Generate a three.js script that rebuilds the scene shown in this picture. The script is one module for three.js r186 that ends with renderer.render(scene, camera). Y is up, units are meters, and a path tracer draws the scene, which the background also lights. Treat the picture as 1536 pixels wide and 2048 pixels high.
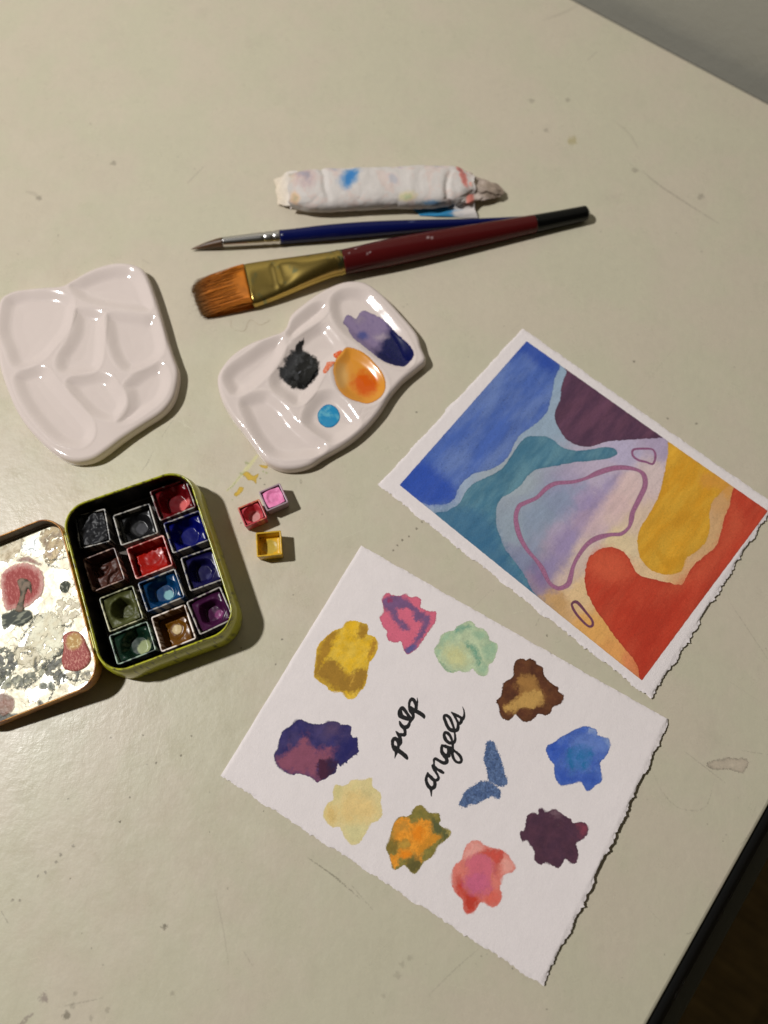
import * as THREE from 'three';

// ---------------------------------------------------------------- camera, light, exposure
const scene = new THREE.Scene();
const camera = new THREE.PerspectiveCamera(68.65, 3 / 4, 0.02, 20);
camera.position.set(0, 0.335, 0);
camera.rotation.order = 'YXZ';
camera.rotation.set(-1.24379, 0, 0.02406);
camera.focus = 0.325;
camera.userData.fStop = 5;
scene.add(camera);
scene.background = new THREE.Color().setRGB(0.017, 0.0132, 0.0058);   // the dim evening room
const lamp = new THREE.PointLight(new THREE.Color().setRGB(1, 0.985, 0.965), 6.8);   // ceiling lamp, up to the left
lamp.position.set(-0.95, 1.3, -0.25);
lamp.castShadow = true; lamp.shadow.radius = 2.1; lamp.shadow.mapSize.set(2048, 2048);
lamp.shadow.camera.near = 0.3; lamp.shadow.camera.far = 8;
scene.add(lamp);
const renderer = new THREE.WebGLRenderer({ antialias: true });
renderer.setSize(768, 1024);
renderer.toneMapping = THREE.LinearToneMapping;
renderer.toneMappingExposure = 1;
renderer.shadowMap.enabled = true; renderer.shadowMap.type = THREE.PCFSoftShadowMap;

// ---------------------------------------------------------------- helpers
const MM = 0.001, { abs, min, max, floor, sqrt, sin, cos, PI, exp, hypot, pow } = Math;
const clamp = (x, a = 0, b = 1) => min(b, max(a, x)), mixf = (a, b, t) => a + (b - a) * t;
const sst = (a, b, x) => { const t = clamp((x - a) / (b - a)); return t * t * (3 - 2 * t); };
let seed = 12345;
const rnd = () => { seed = (seed * 1664525 + 1013904223) >>> 0; return seed / 4294967296; };
const rr = (a, b) => a + (b - a) * rnd();
function makeTile(octaves, dev) {                                                // tiling gradient noise of a given deviation
  const N = 512, t = new Float32Array(N * N); let q = 0;
  for (const [L, amp] of octaves) {
    const gx = new Float32Array(L * L), gy = new Float32Array(L * L), fade = (u) => u * u * u * (u * (u * 6 - 15) + 10);
    for (let i = 0; i < L * L; i++) { const a = rnd() * 2 * PI; gx[i] = cos(a); gy[i] = sin(a); }
    const ox = rnd() * 0.9, oy = rnd() * 0.9, dot = (ix, iy, dx, dy) => { const k = ((iy + L) % L) * L + (ix + L) % L; return gx[k] * dx + gy[k] * dy; };
    for (let y = 0; y < N; y++) for (let x = 0; x < N; x++) {
      const fx = x * L / N + ox, fy = y * L / N + oy, ix = floor(fx), iy = floor(fy), u = fx - ix, v = fy - iy, fu = fade(u);
      t[y * N + x] += amp * mixf(mixf(dot(ix, iy, u, v), dot(ix + 1, iy, u - 1, v), fu), mixf(dot(ix, iy + 1, u, v - 1), dot(ix + 1, iy + 1, u - 1, v - 1), fu), fade(v));
    }
  }
  for (let i = 0; i < N * N; i++) q += t[i] * t[i]; q = dev / sqrt(q / N / N);
  for (let i = 0; i < N * N; i++) t[i] *= q;
  return t;
}
const T1 = makeTile([[8, 0.6], [16, 0.4], [32, 0.26], [64, 0.17], [128, 0.11]], 0.3), T3 = makeTile([[8, 0.8], [16, 0.28], [32, 0.07]], 0.3), T2 = makeTile([[96, 0.5], [170, 0.7], [250, 0.5]], 0.34);
function samp(T, x, y) {
  x = (x - floor(x)) * 512; y = (y - floor(y)) * 512;
  const ix = x | 0, iy = y | 0, u = x - ix, v = y - iy, x1 = (ix + 1) & 511, y0 = (iy & 511) * 512, y1 = ((iy + 1) & 511) * 512, x0 = ix & 511;
  return mixf(mixf(T[y0 + x0], T[y0 + x1], u), mixf(T[y1 + x0], T[y1 + x1], u), v);
}
const fb = (x, y, size) => samp(T1, x / (8 * size), y / (8 * size));           // fractal noise, coarsest feature = size mm
const sm = (x, y, size) => samp(T3, x / (8 * size), y / (8 * size));           // the same without fine octaves, for smooth relief
const gr = (x, y, size) => samp(T2, x / (256 * size) + 0.31, y / (256 * size) + 0.77);   // grain of that size
const s2l = (c) => { c /= 255; return c <= 0.04045 ? c / 12.92 : pow((c + 0.055) / 1.055, 2.4); };
const l2s = (c) => 255 * (c <= 0.0031308 ? 12.92 * c : 1.055 * pow(c, 1 / 2.4) - 0.055);
const KA = 1.3;                                                                
const P = (r, g, b) => [min(0.92, s2l(r) * KA), min(0.92, s2l(g) * KA), min(0.92, s2l(b) * KA)];
const C3 = (a) => new THREE.Color().setRGB(a[0], a[1], a[2]);
const mix3 = (a, b, t) => [mixf(a[0], b[0], t), mixf(a[1], b[1], t), mixf(a[2], b[2], t)];

function smoothPoly(f, sub = 6, closed = true) {                                 // Catmull-Rom through x, y pairs
  const n = f.length / 2, o = [], p = (i) => { i = closed ? (i + n) % n : clamp(i, 0, n - 1); return [f[2 * i], f[2 * i + 1]]; };
  for (let i = 0; i < (closed ? n : n - 1); i++) {
    const a = p(i - 1), b = p(i), c = p(i + 1), d = p(i + 2);
    for (let k = 0; k < sub; k++) {
      const t = k / sub, t2 = t * t, t3 = t2 * t;
      o.push([0, 1].map((j) => 0.5 * (2 * b[j] + (c[j] - a[j]) * t + (2 * a[j] - 5 * b[j] + 4 * c[j] - d[j]) * t2 + (3 * b[j] - a[j] - 3 * c[j] + d[j]) * t3)));
    }
  }
  if (!closed) o.push(p(n - 1));
  return o;
}
const pairs = (f) => { const o = []; for (let i = 0; i < f.length; i += 2) o.push([f[i], f[i + 1]]); return o; };
function sd(poly, x, y) {                                                        // positive inside
  let d = 1e9, ins = false;
  for (let i = 0, j = poly.length - 1; i < poly.length; j = i++) {
    const [ax, ay] = poly[j], [bx, by] = poly[i], ex = bx - ax, ey = by - ay, wx = x - ax, wy = y - ay;
    const t = clamp((wx * ex + wy * ey) / (ex * ex + ey * ey + 1e-12)), dx = wx - ex * t, dy = wy - ey * t;
    d = min(d, dx * dx + dy * dy);
    if ((ay > y) !== (by > y) && x < ex * (y - ay) / ey + ax) ins = !ins;
  }
  return ins ? sqrt(d) : -sqrt(d);
}
function bbox(poly, pad = 0) {
  let b = [1e9, 1e9, -1e9, -1e9];
  for (const [x, y] of poly) b = [min(b[0], x), min(b[1], y), max(b[2], x), max(b[3], y)];
  return [b[0] - pad, b[1] - pad, b[2] + pad, b[3] + pad];
}
function sdGrid(poly, step, pad = 3) {
  const b = bbox(poly, pad), w = Math.ceil((b[2] - b[0]) / step) + 2, h = Math.ceil((b[3] - b[1]) / step) + 2, g = new Float32Array(w * h);
  for (let j = 0; j < h; j++) for (let i = 0; i < w; i++) g[j * w + i] = sd(poly, b[0] + i * step, b[1] + j * step);
  const f = (x, y) => {
    const fx = (x - b[0]) / step, fy = (y - b[1]) / step;
    if (fx < 0 || fy < 0 || fx >= w - 1 || fy >= h - 1) return -pad;
    const i = fx | 0, j = fy | 0, u = fx - i, v = fy - j, k = j * w + i;
    return mixf(mixf(g[k], g[k + 1], u), mixf(g[k + w], g[k + w + 1], u), v);
  };
  f.box = b; return f;
}

class Tex {                                                                      // a painted surface in millimetres, linear colour
  constructor(x0, y0, w, h, ppm, base, ch = 3) {
    Object.assign(this, { x0, y0, ppm, ch, W: Math.round(w * ppm), H: Math.round(h * ppm), w, h });
    this.d = new Float32Array(this.W * this.H * 4);
    this.each(null, (x, y, i) => { const c = typeof base === 'function' ? base(x, y) : base; this.d[i] = c[0]; this.d[i + 1] = c[1]; this.d[i + 2] = c[2]; this.d[i + 3] = c[3] ?? 1; });
  }
  each(b, fn) {
    const { W, H, ppm, x0, y0 } = this, i0 = b ? max(0, floor((b[0] - x0) * ppm)) : 0, j0 = b ? max(0, floor((b[1] - y0) * ppm)) : 0, i1 = b ? min(W, Math.ceil((b[2] - x0) * ppm)) : W, j1 = b ? min(H, Math.ceil((b[3] - y0) * ppm)) : H;
    for (let j = j0; j < j1; j++) for (let i = i0; i < i1; i++) fn(x0 + (i + 0.5) / ppm, y0 + (j + 0.5) / ppm, (j * W + i) * 4);
  }
  lerp(i, c, a) { const d = this.d; d[i] += (c[0] - d[i]) * a; d[i + 1] += (c[1] - d[i + 1]) * a; d[i + 2] += (c[2] - d[i + 2]) * a; }
  // a watercolour wash: rough edge, granulation, a darker rim where pigment dried
  wash(pts, c, o = {}) {
    const { c2 = null, c2s = 5, gran = 0.06, gs = 0.3, edge = 0.25, ew = 0.5, soft = 0.12, rough = 0.25, rs = 1.6, a = 1, sub = 5, vary = 0.1, vs = 4, speck = 0, dir = 0 } = o;
    const f = sdGrid(smoothPoly(pts, sub), 0.4, 3), inside = o.inside; if (o.keep) this.base = f; const off = (o.off ?? pts[0] * 3.7 + pts[1]) % 97;
    this.each(f.box, (x, y, i) => {
      const clip = this.clip ? sst(-0.06, 0.1, this.clip(x, y)) : 1;
      if (clip <= 0) return;
      let d = f(x + rough * fb(x + off, y, rs), y + rough * fb(x, y + off, rs)) + rough * 0.5 * fb(x + off, y + off, rs * 0.5);
      const sf = this.clip ? soft : soft * (1 + 5 * max(0, fb(x + off, y, 5) - 0.05)), m = sst(-sf, sf, d) * a * clip * (inside ? sst(-0.05, 0.35, inside(x + 0.2 * fb(x, y, 1.1), y)) : 1);
      if (m <= 0) return;
      let k = c; if (c2) k = mix3(c, c2, sst(-0.7, 0.7, dir ? fb(x + off, (y - off) * 0.3, c2s) : fb(x + off, y - off, c2s)));
      const g0 = gr(x, y, gs), v = (1 + gran * 1.6 * g0 - speck * sst(0.35, 0.9, gr(x + 7, y + 3, 0.42) + 0.5 * fb(x, y, 6)) + vary * (dir ? fb(x - off, y * 0.22, vs) : fb(x - off, y, vs))) * (1 - edge * exp(-max(0, this.clip ? min(d, this.clip(x, y) * 1.5) : d) / ew));
      this.lerp(i, [k[0] * v, k[1] * v, k[2] * v], m);
    });
  }
  stroke(pw, c, o = {}) {                                                        // x, y, width triples
    const { soft = 0.07, a = 1, rough = 0.05, dry = 0, closed = false, sub = 5, gran = 0.15 } = o, n = pw.length / 3, q = [];
    const p = (i) => { i = closed ? (i + n) % n : clamp(i, 0, n - 1); return [pw[3 * i], pw[3 * i + 1], pw[3 * i + 2]]; };
    for (let i = 0; i < (closed ? n : n - 1); i++) {
      const A = p(i - 1), B = p(i), D = p(i + 1), E = p(i + 2);
      for (let k = 0; k < sub; k++) { const t = k / sub, t2 = t * t, t3 = t2 * t; q.push([0, 1, 2].map((j) => 0.5 * (2 * B[j] + (D[j] - A[j]) * t + (2 * A[j] - 5 * B[j] + 4 * D[j] - E[j]) * t2 + (3 * B[j] - A[j] - 3 * D[j] + E[j]) * t3))); }
    }
    q.push(p(closed ? 0 : n - 1));
    this.each(bbox(q, 2.5), (x, y, i) => {
      let d = -9;
      const xx = x + rough * fb(x, y + 31, 0.7), yy = y + rough * fb(x + 47, y, 0.7);
      for (let k = 1; k < q.length; k++) {
        const [ax, ay, aw] = q[k - 1], [bx, by, bw] = q[k], ex = bx - ax, ey = by - ay, t = clamp(((xx - ax) * ex + (yy - ay) * ey) / (ex * ex + ey * ey + 1e-9));
        d = max(d, mixf(aw, bw, t) / 2 - hypot(xx - ax - ex * t, yy - ay - ey * t));
      }
      let m = sst(-soft, soft, d) * a;
      if (dry) m *= sst(dry - 0.5, dry + 0.3, fb(x, y, 0.8) + 0.45 * gr(x, y, 0.3) + 0.35);
      if (m <= 0) return;
      const v = 1 + gran * fb(x, y + 9, 0.9);
      this.lerp(i, [c[0] * v, c[1] * v, c[2] * v], m);
    });
  }
  dot(x0, y0, r, c, a = 1, soft = 0.4) {
    this.each([x0 - 2 * r, y0 - 2 * r, x0 + 2 * r, y0 + 2 * r], (x, y, i) => {
      const d = 1 - hypot(x - x0, y - y0) / r + 0.9 * fb(x, y, r * 1.1), m = sst(-soft, soft, d) * a; if (m > 0) this.lerp(i, c, m);
    });
  }
  texture(srgb = true, alpha = false) {
    const u = new Uint8Array(this.W * this.H * 4);
    for (let i = 0; i < u.length; i += 4) { for (let k = 0; k < 3; k++) u[i + k] = clamp(srgb ? l2s(max(0, this.d[i + k])) : this.d[i + k] * 255, 0, 255); u[i + 3] = alpha ? clamp(this.d[i + 3] * 255, 0, 255) : 255; }
    const t = new THREE.DataTexture(u, this.W, this.H); t.magFilter = t.minFilter = THREE.LinearFilter; t.generateMipmaps = false;
    if (srgb) t.colorSpace = THREE.SRGBColorSpace; t.needsUpdate = true; return t;
  }
}
function tileTexture(fn, n = 256) {
  const u = new Uint8Array(n * n * 4);
  for (let j = 0; j < n; j++) for (let i = 0; i < n; i++) { const v = clamp(fn(i / n, j / n)) * 255, k = (j * n + i) * 4; u[k] = u[k + 1] = u[k + 2] = v; u[k + 3] = 255; }
  const t = new THREE.DataTexture(u, n, n); t.wrapS = t.wrapT = THREE.RepeatWrapping; t.magFilter = t.minFilter = THREE.LinearFilter; t.needsUpdate = true; return t;
}

class GB {                                                                       // geometry collector, millimetres
  constructor() { this.p = []; this.uv = []; this.c = []; this.ix = []; }
  v(x, y, z, u = 0, w = 0, c = null) { this.p.push(x, y, z); this.uv.push(u, w); if (c) this.c.push(c[0], c[1], c[2]); return this.p.length / 3 - 1; }
  tri(a, b, c) { this.ix.push(a, b, c); }
  quad(a, b, c, d) { this.ix.push(a, b, c, a, c, d); }
  grid(nu, nv, fn, flip = false, wrap = false) {                                 // fn(u, v) -> x, y, z, s, t, colour
    const s = this.p.length / 3;
    for (let j = 0; j <= nv; j++) for (let i = 0; i <= nu; i++) this.v(...fn(i / nu, j / nv));
    for (let j = 0; j < nv; j++) for (let i = 0; i < nu; i++) {
      const a = s + j * (nu + 1) + i, b = a + 1, c = b + nu + 1, d = a + nu + 1;
      flip ? this.quad(a, b, c, d) : this.quad(a, d, c, b);
    }
    return this;
  }
  geo() {
    const g = new THREE.BufferGeometry();
    const q = Float32Array.from(this.p); for (let i = 0; i < q.length; i++) q[i] *= MM;
    g.setAttribute('position', new THREE.BufferAttribute(q, 3));
    g.setAttribute('uv', new THREE.BufferAttribute(Float32Array.from(this.uv), 2));
    if (this.c.length) g.setAttribute('color', new THREE.BufferAttribute(Float32Array.from(this.c), 3));
    g.setIndex(this.ix); g.computeVertexNormals(); return g;
  }
}
const mat = (o) => new THREE.MeshPhysicalMaterial({ roughness: 0.6, side: THREE.DoubleSide, ...o });
function part(name, gb, m, parent) {
  const o = new THREE.Mesh(gb instanceof GB ? gb.geo() : gb, m); o.name = name; o.castShadow = o.receiveShadow = true; parent.add(o); return o;
}
const taken = {};
function numbered(n) { const k = taken[n] = (taken[n] ?? -1) + 1; return k ? `${n}_${String(k).padStart(3, '0')}` : n; }
function thing(name, label, category, x = 0, y = 0, z = 0, turn = 0, group = null) {
  const o = new THREE.Group(); o.name = numbered(name); o.position.set(x * MM, y * MM, z * MM); o.rotation.y = turn;
  o.userData = { label, category }; if (group) o.userData.group = group; scene.add(o); return o;
}
// a profile of [outward offset, height] swept round a rounded rectangle; optional cap closes the last ring
function sweepRect(gb, prof, hw, hd, r, o = {}) {
  const { nc = 8, ns = 12, cap = false, color = null } = o, ring = [];
  const cs = [[hw - r, hd - r, 0], [-(hw - r), hd - r, PI / 2], [-(hw - r), -(hd - r), PI], [hw - r, -(hd - r), 1.5 * PI]];
  cs.forEach(([cx, cz, a0], q) => {
    for (let k = 0; k <= nc; k++) { const a = a0 + k / nc * PI / 2; ring.push([cx + r * cos(a), cz + r * sin(a), cos(a), sin(a)]); }
    const n = cs[(q + 1) % 4], e = ring[ring.length - 1], a = n[2], sx = n[0] + r * cos(a), sz = n[1] + r * sin(a);
    for (let k = 1; k < ns; k++) ring.push([mixf(e[0], sx, k / ns), mixf(e[1], sz, k / ns), e[2], e[3]]);
  });
  const s = gb.p.length / 3, n = ring.length;
  prof.forEach(([of, y], j) => ring.forEach(([x, z, nx, nz], i) => { const X = x + nx * of, Z = z + nz * of; gb.v(X, y, Z, i / n, j / prof.length, color && color(X, y, Z, j)); }));
  for (let j = 0; j < prof.length - 1; j++) for (let i = 0; i < n; i++) { const a = s + j * n + i, b = s + j * n + (i + 1) % n; gb.quad(a, a + n, b + n, b); }
  if (cap) { const y = prof[prof.length - 1][1], c = gb.v(0, y, 0, 0, 0, color && color(0, y, 0, prof.length - 1)), l = s + (prof.length - 1) * n; for (let i = 0; i < n; i++) gb.tri(l + i, c, l + (i + 1) % n); }
  return gb;
}
// a thin layer of paint lying on a surface: outline in local mm, height function, colour function(x, z, depth inside) -> r, g, b, a
function puddle(name, label, pts, hf, cf, m, parent, o = {}) {
  const { thick = 0.15, ppm = 8, rings = 22, sectors = 110, lift = 0.06, sub = 6, edge = 0.5 } = o, poly = smoothPoly(pts, sub), f = sdGrid(poly, 0.3, 1.5), b = bbox(poly, 0.3);
  let cx = 0, cz = 0; for (const [x, z] of poly) { cx += x / poly.length; cz += z / poly.length; }
  const tx = new Tex(b[0], b[1], b[2] - b[0], b[3] - b[1], ppm, (x, z) => cf(x, z, f(x, z))), g = new GB(), bw = b[2] - b[0], bh = b[3] - b[1], N = poly.length;
  g.grid(sectors, rings, (u, v) => {
    const k = (u % 1) * N, i = floor(k) % N, t = k - floor(k), q = poly[i], e = poly[(i + 1) % N], r = pow(v, 0.8);
    const x = cx + (mixf(q[0], e[0], t) - cx) * r, z = cz + (mixf(q[1], e[1], t) - cz) * r, d = max(0, f(x, z));
    return [x, hf(x, z) + lift + thick * sst(0, edge * 2, d), z, (x - b[0]) / bw, (z - b[1]) / bh];
  }, true);
  const p = part(name, g, mat({ map: tx.texture(true, true), transparent: true, ...m }), parent);
  if (label) p.userData.label = label; return p;
}
// rings of points lofted into a tube along +x; ring(s) -> list of [x, y, z]
function loft(gb, n, m, ring, o = {}) {
  const s = gb.p.length / 3;
  for (let j = 0; j <= n; j++) for (let i = 0; i < m; i++) { const q = ring(j / n, i / m * 2 * PI); gb.v(q[0], q[1], q[2], j / n, i / m, q[3] || null); }
  for (let j = 0; j < n; j++) for (let i = 0; i < m; i++) { const a = s + j * m + i, b = s + j * m + (i + 1) % m; gb.quad(a, a + m, b + m, b); }
  for (const [e, fl] of [[0, 0], [n, 1]]) { let x = 0, y = 0, z = 0, c = null; for (let i = 0; i < m; i++) { const k = (s + e * m + i) * 3; x += gb.p[k] / m; y += gb.p[k + 1] / m; z += gb.p[k + 2] / m; if (gb.c.length) c = gb.c.slice(k, k + 3); } const k = gb.v(x, y, z, e / n, 0.5, c); for (let i = 0; i < m; i++) { const a = s + e * m + i, b = s + e * m + (i + 1) % m; fl ? gb.tri(k, b, a) : gb.tri(k, a, b); } }
  return gb;
}

// ---------------------------------------------------------------- the table, the wall and the floor
const TURN = -36.05 * PI / 180;                                                  // the table's axes in the room
const toTable = (x, z) => [x * cos(TURN) - z * sin(TURN), x * sin(TURN) + z * cos(TURN)];
const tableTex = (() => {
  const base = P(187, 181, 159), warm = P(190, 180, 161), X0 = -330, Y0 = -530;
  const t = new Tex(X0, Y0, 660, 660, 3.1, (x, y) => { const n = fb(x, y, 60), m = 0.94 + 0.018 * fb(x + 100, y, 30) + 0.02 * gr(x, y, 0.5) + 0.02 * fb(x, y + 50, 4); const c = mix3(base, warm, sst(-0.5, 0.5, n)); return [c[0] * m, c[1] * m, c[2] * m]; });
  const dark = P(88, 80, 66), grey = P(128, 120, 106), pale = P(222, 214, 194);
  for (let i = 0; i < 900; i++) { const cl = fb(i * 3.1, 7, 20), x = rr(-290, 290), y = rr(-500, 120), r = rr(0.12, 0.32) * (rnd() < 0.06 ? 2.2 : 1); if (fb(x, y, 40) + rr(-0.5, 0.5) > 0.1) t.dot(x, y, r, dark, rr(0.15, 0.7)); }
  for (let i = 0; i < 70; i++) { const x = rr(-280, 280), y = rr(-480, 110), a = rr(0, PI), l = rr(4, 26); const n = rnd() < 0.45; t.stroke([x, y, 0.05, x + cos(a) * l * 0.5 + rr(-1, 1), y + sin(a) * l * 0.5, rr(0.12, 0.3), x + cos(a) * l, y + sin(a) * l, 0.05], n ? pale : grey, { a: rr(0.08, 0.3), dry: 0.2, soft: 0.15 }); }
  for (let i = 0; i < 240; i++) { const x = rr(-280, 280), y = rr(-480, 110), a = 2.4 + rr(-0.5, 0.5) + (rnd() < 0.25 ? 1.5 : 0), l = rr(2, 14); t.stroke([x, y, 0.04, x + cos(a) * l * 0.5, y + sin(a) * l * 0.5 + rr(-0.4, 0.4), rr(0.08, 0.2), x + cos(a) * l, y + sin(a) * l, 0.04], rnd() < 0.4 ? pale : grey, { a: rr(0.15, 0.45), dry: 0.35, soft: 0.12, rough: 0.1, sub: 3 }); }
  t.each(null, (x, y, i) => { const n = fb(x + 300, y, 26) + 0.5 * fb(x, y + 300, 7), m = 0.07 * sst(0.25, 0.8, n) + 0.26 * sst(0.75, 1.1, gr(x, y, 0.55) + 0.5 * fb(x + 60, y, 12)); t.lerp(i, grey, m * 0.55); });
  for (let i = 0; i < 40; i++) t.dot(rr(-270, 270), rr(-460, 110), rr(1, 4), grey, rr(0.03, 0.12), 0.8);
  const line = (f, w, c, a, dry = 0.15) => { const o = []; for (let i = 0; i < f.length; i += 2) o.push(f[i], f[i + 1], i === 0 || i === f.length - 2 ? w * 0.3 : w); t.stroke(o, c, { a, dry, soft: 0.2, rough: 0.25 }); };
  const spots = (f, r, c, a) => { for (let i = 0; i < f.length; i += 2) t.dot(f[i], f[i + 1], r * rr(0.8, 1.2), c, a); };
  line([-103.6,-161.2,-109.2,-149.2], 0.5, dark, 0.6, 0.4); line([-112.2,-142.2,-114.5,-135.3,-116.7,-131.2], 0.6, dark, 0.5, 0.4);
  line([-102,-158.4,-95.1,-154.1], 0.6, pale, 0.7); line([-100.2,-159.9,-98.4,-155], 0.4, pale, 0.6);
  spots([-155.7,-315.4,-192.8,-290.1], 1.6, grey, 0.6); line([-105.4,-314.2,-112.9,-302.7], 2, grey, 0.5); line([-132.1,-252.3,-127.2,-249.2], 1.2, grey, 0.5); line([-200.7,-294.3,-196.2,-293.1,-191.3,-289.3], 2.2, grey, 0.3);
  spots([80,-367.8,100.9,-369.2,87.4,-346.1,136,-319.2,170.6,-301.9], 1.5, grey, 0.5); spots([101.8,-339.3], 2.6, P(150, 138, 85), 0.55);
  line([114.6,-400.3,120.6,-407.1], 2.2, grey, 0.4); line([140,-318.8,147.4,-310.4,160,-299.3,178.7,-284.1], 1.1, grey, 0.5); line([88.3,-431.2,101.2,-437.7,111.7,-444.9], 1.6, grey, 0.3); line([126.5,-354.9,135.2,-344.5,139,-334.2], 1.6, grey, 0.25);
  const plum = P(95, 70, 78);
  spots([-83.1,62.1], 0.9, dark, 0.7); spots([-126.9,87.5], 1.5, plum, 0.5); line([-129.7,92.7,-132.1,94.4,-133.5,96.3,-138.1,98.4], 1.6, plum, 0.45); spots([-117,93.1], 1.1, dark, 0.65); spots([-115.2,90,-114.8,85.8,-107.6,93.9,-77.3,85,-101.6,91.1], 0.9, grey, 0.4);
  spots([-123.7,33.7,-128.3,37.1,-129.6,39.8,-133.4,43.7,-136.1,45.1,-144.8,54,-141.9,54], 0.55, grey, 0.8); line([-148.4,58.3,-145.1,62.1], 0.9, grey, 0.7); line([-118.3,90,-111.8,88.7,-104.1,87.1], 0.5, grey, 0.5);
  for (const s of [[-108.9,-11.3,-112.8,-3.2], [-92.8,-12.9,-93.8,-5.1,-95,0.2], [-126.6,3.3,-129.8,8.6], [-143.8,0.2,-148.6,4.4], [-98.8,18.7,-100.3,21.3], [-91.6,3.1,-93.5,7.2], [-117.5,-6.3,-120.7,-2.1]]) line(s, 0.4, pale, 0.6);
  spots([-100.6,-10.3,-114.3,-8.9,-93.8,0.8,-128.7,15.7,-105.9,24.2,-103,14.6,-83.5,-2.4,-80,-10.5], 0.36, dark, 0.8);
  line([-27.4,36.1,-16.3,42.8,-5.9,50.5], 0.5, dark, 0.7); line([-9.2,46,-0.8,54.3], 0.4, dark, 0.6); spots([11.4,73.2,9.6,77,4.3,84,14.4,71], 1.0, grey, 0.3); line([21.8,83.6,31.6,74.9,41.5,67.2], 0.4, grey, 0.4); line([-51.3,69.7,-47.2,75], 0.8, grey, 0.5); spots([-61.9,-48.3,-44.1,-52.6,-46.1,-41.5], 0.4, dark, 0.7); line([-64.4,48.4,-59.3,63.9,-56.3,75.7], 0.5, grey, 0.3);
  const chip = [139.5,-3.4,141.8,-5.4,145.9,-6.1,149.3,-6.9,152.7,-6.6,155.7,-6.9,157.7,-5.1,155.8,-2.2,153.9,-0.8,148.7,-2.1,143.4,-1.9];
  t.wash(chip, P(178, 166, 148), { edge: 0.6, ew: 0.4, rough: 0.6, rs: 1.2 });
  line([130.7,-9,138.8,-2.8,146.7,3.3], 0.35, grey, 0.55); line([116.4,-0.7,119.6,7.4,126.3,13.7,136.9,13.2,142.2,1.9], 0.4, grey, 0.4, 0.4); line([110.3,52.2,114.3,56.1], 0.6, grey, 0.35);
  line([124,60.3,126.6,59.7], 1, dark, 0.4); line([149.6,27.5,154.1,23.2,159.7,15.8], 0.8, grey, 0.4, 0.4); line([155.1,-9.9,161.1,-9.1,166.3,-8.5], 0.3, grey, 0.5);
  line([147.2,-207.1,122,-175.5], 0.4, grey, 0.35); spots([4.7,-94.9,6.5,-97.4,8.9,-100,11.9,-101.9,15.5,-105.8,17.9,-109.1,14.9,-166.2,8.3,-137.7], 0.4, dark, 0.8); line([50,-77.6,41.6,-69], 0.35, grey, 0.6); line([158.3,-74.2,164,-63.7,172,-48.9], 0.4, grey, 0.45); line([152.8,-39.4,168.4,-28.7], 0.4, grey, 0.35); line([71.3,-65,69.4,-61.4], 0.4, dark, 0.5); spots([74.2,-57.1,139.1,-166,152.9,-163.5,125.1,-197.5], 0.5, dark, 0.7);
  const drip = P(196, 192, 140), yel = P(190, 158, 62), grn = P(140, 148, 96);
  { const f = [-74.8,-122.6,-71.4,-126.7,-68.1,-131.4,-65.6,-135.2,-62,-140.7], o = []; [0.6, 0.9, 1.4, 2, 1.3].forEach((w, i) => o.push(f[2 * i], f[2 * i + 1], w)); t.stroke(o, drip, { a: 0.7, soft: 0.5, rough: 0.7 }); }
  line([-74.8,-122.6,-72.2,-125.1,-70.9,-127.7], 0.8, grn, 0.7, 0.3); line([-70.9,-127.7,-69.2,-130.1,-68.1,-131.4,-67.6,-132.8], 0.45, grn, 0.8, 0.2); spots([-67,-137,-66,-136.7,-58.5,-132.7,-56.8,-132,-71.9,-117.9,-69,-131.4], 0.5, grn, 0.7); spots([-59.5,-129.1,-67.4,-129.9,-66.9,-106.5,-57.3,-126], 0.35, dark, 0.8);
  for (const s of [[-66.9,-132.5,-65,-131.8,-64,-130.9,-62.7,-130.4,-60.6,-131.6,-60.4,-130.9,-61.3,-128.6,-61.2,-126.3,-63.1,-127.9,-65.3,-128.1,-66.7,-129.8,-68.1,-130.8], [-60.7,-136,-58.4,-135.9,-56.7,-135.6,-56.5,-134.4,-58.7,-134.5], [-71.4,-120.4,-70,-122.7,-69.1,-124.4,-67,-124.1,-67.6,-122.1,-69.9,-119.8]]) t.wash(s, yel, { edge: 0.45, ew: 0.22, rough: 0.25, soft: 0.15 });
  line([-40.1,-129,-40.5,-128.1,-40,-127.2,-39.6,-128.1,-40.1,-129], 0.2, dark, 0.8, 0);
  return t;
})();
const peel = tileTexture((u, v) => 0.5 + 0.35 * samp(T1, u, v) + 0.12 * samp(T2, u, v));
const roughT = tileTexture((u, v) => 0.78 + 0.28 * samp(T1, u, v) + 0.08 * samp(T2, u, v), 512);
const table = thing('table', 'large table with a scuffed cream painted top that everything lies on', 'table', 0, 0, 0, TURN);
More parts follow.
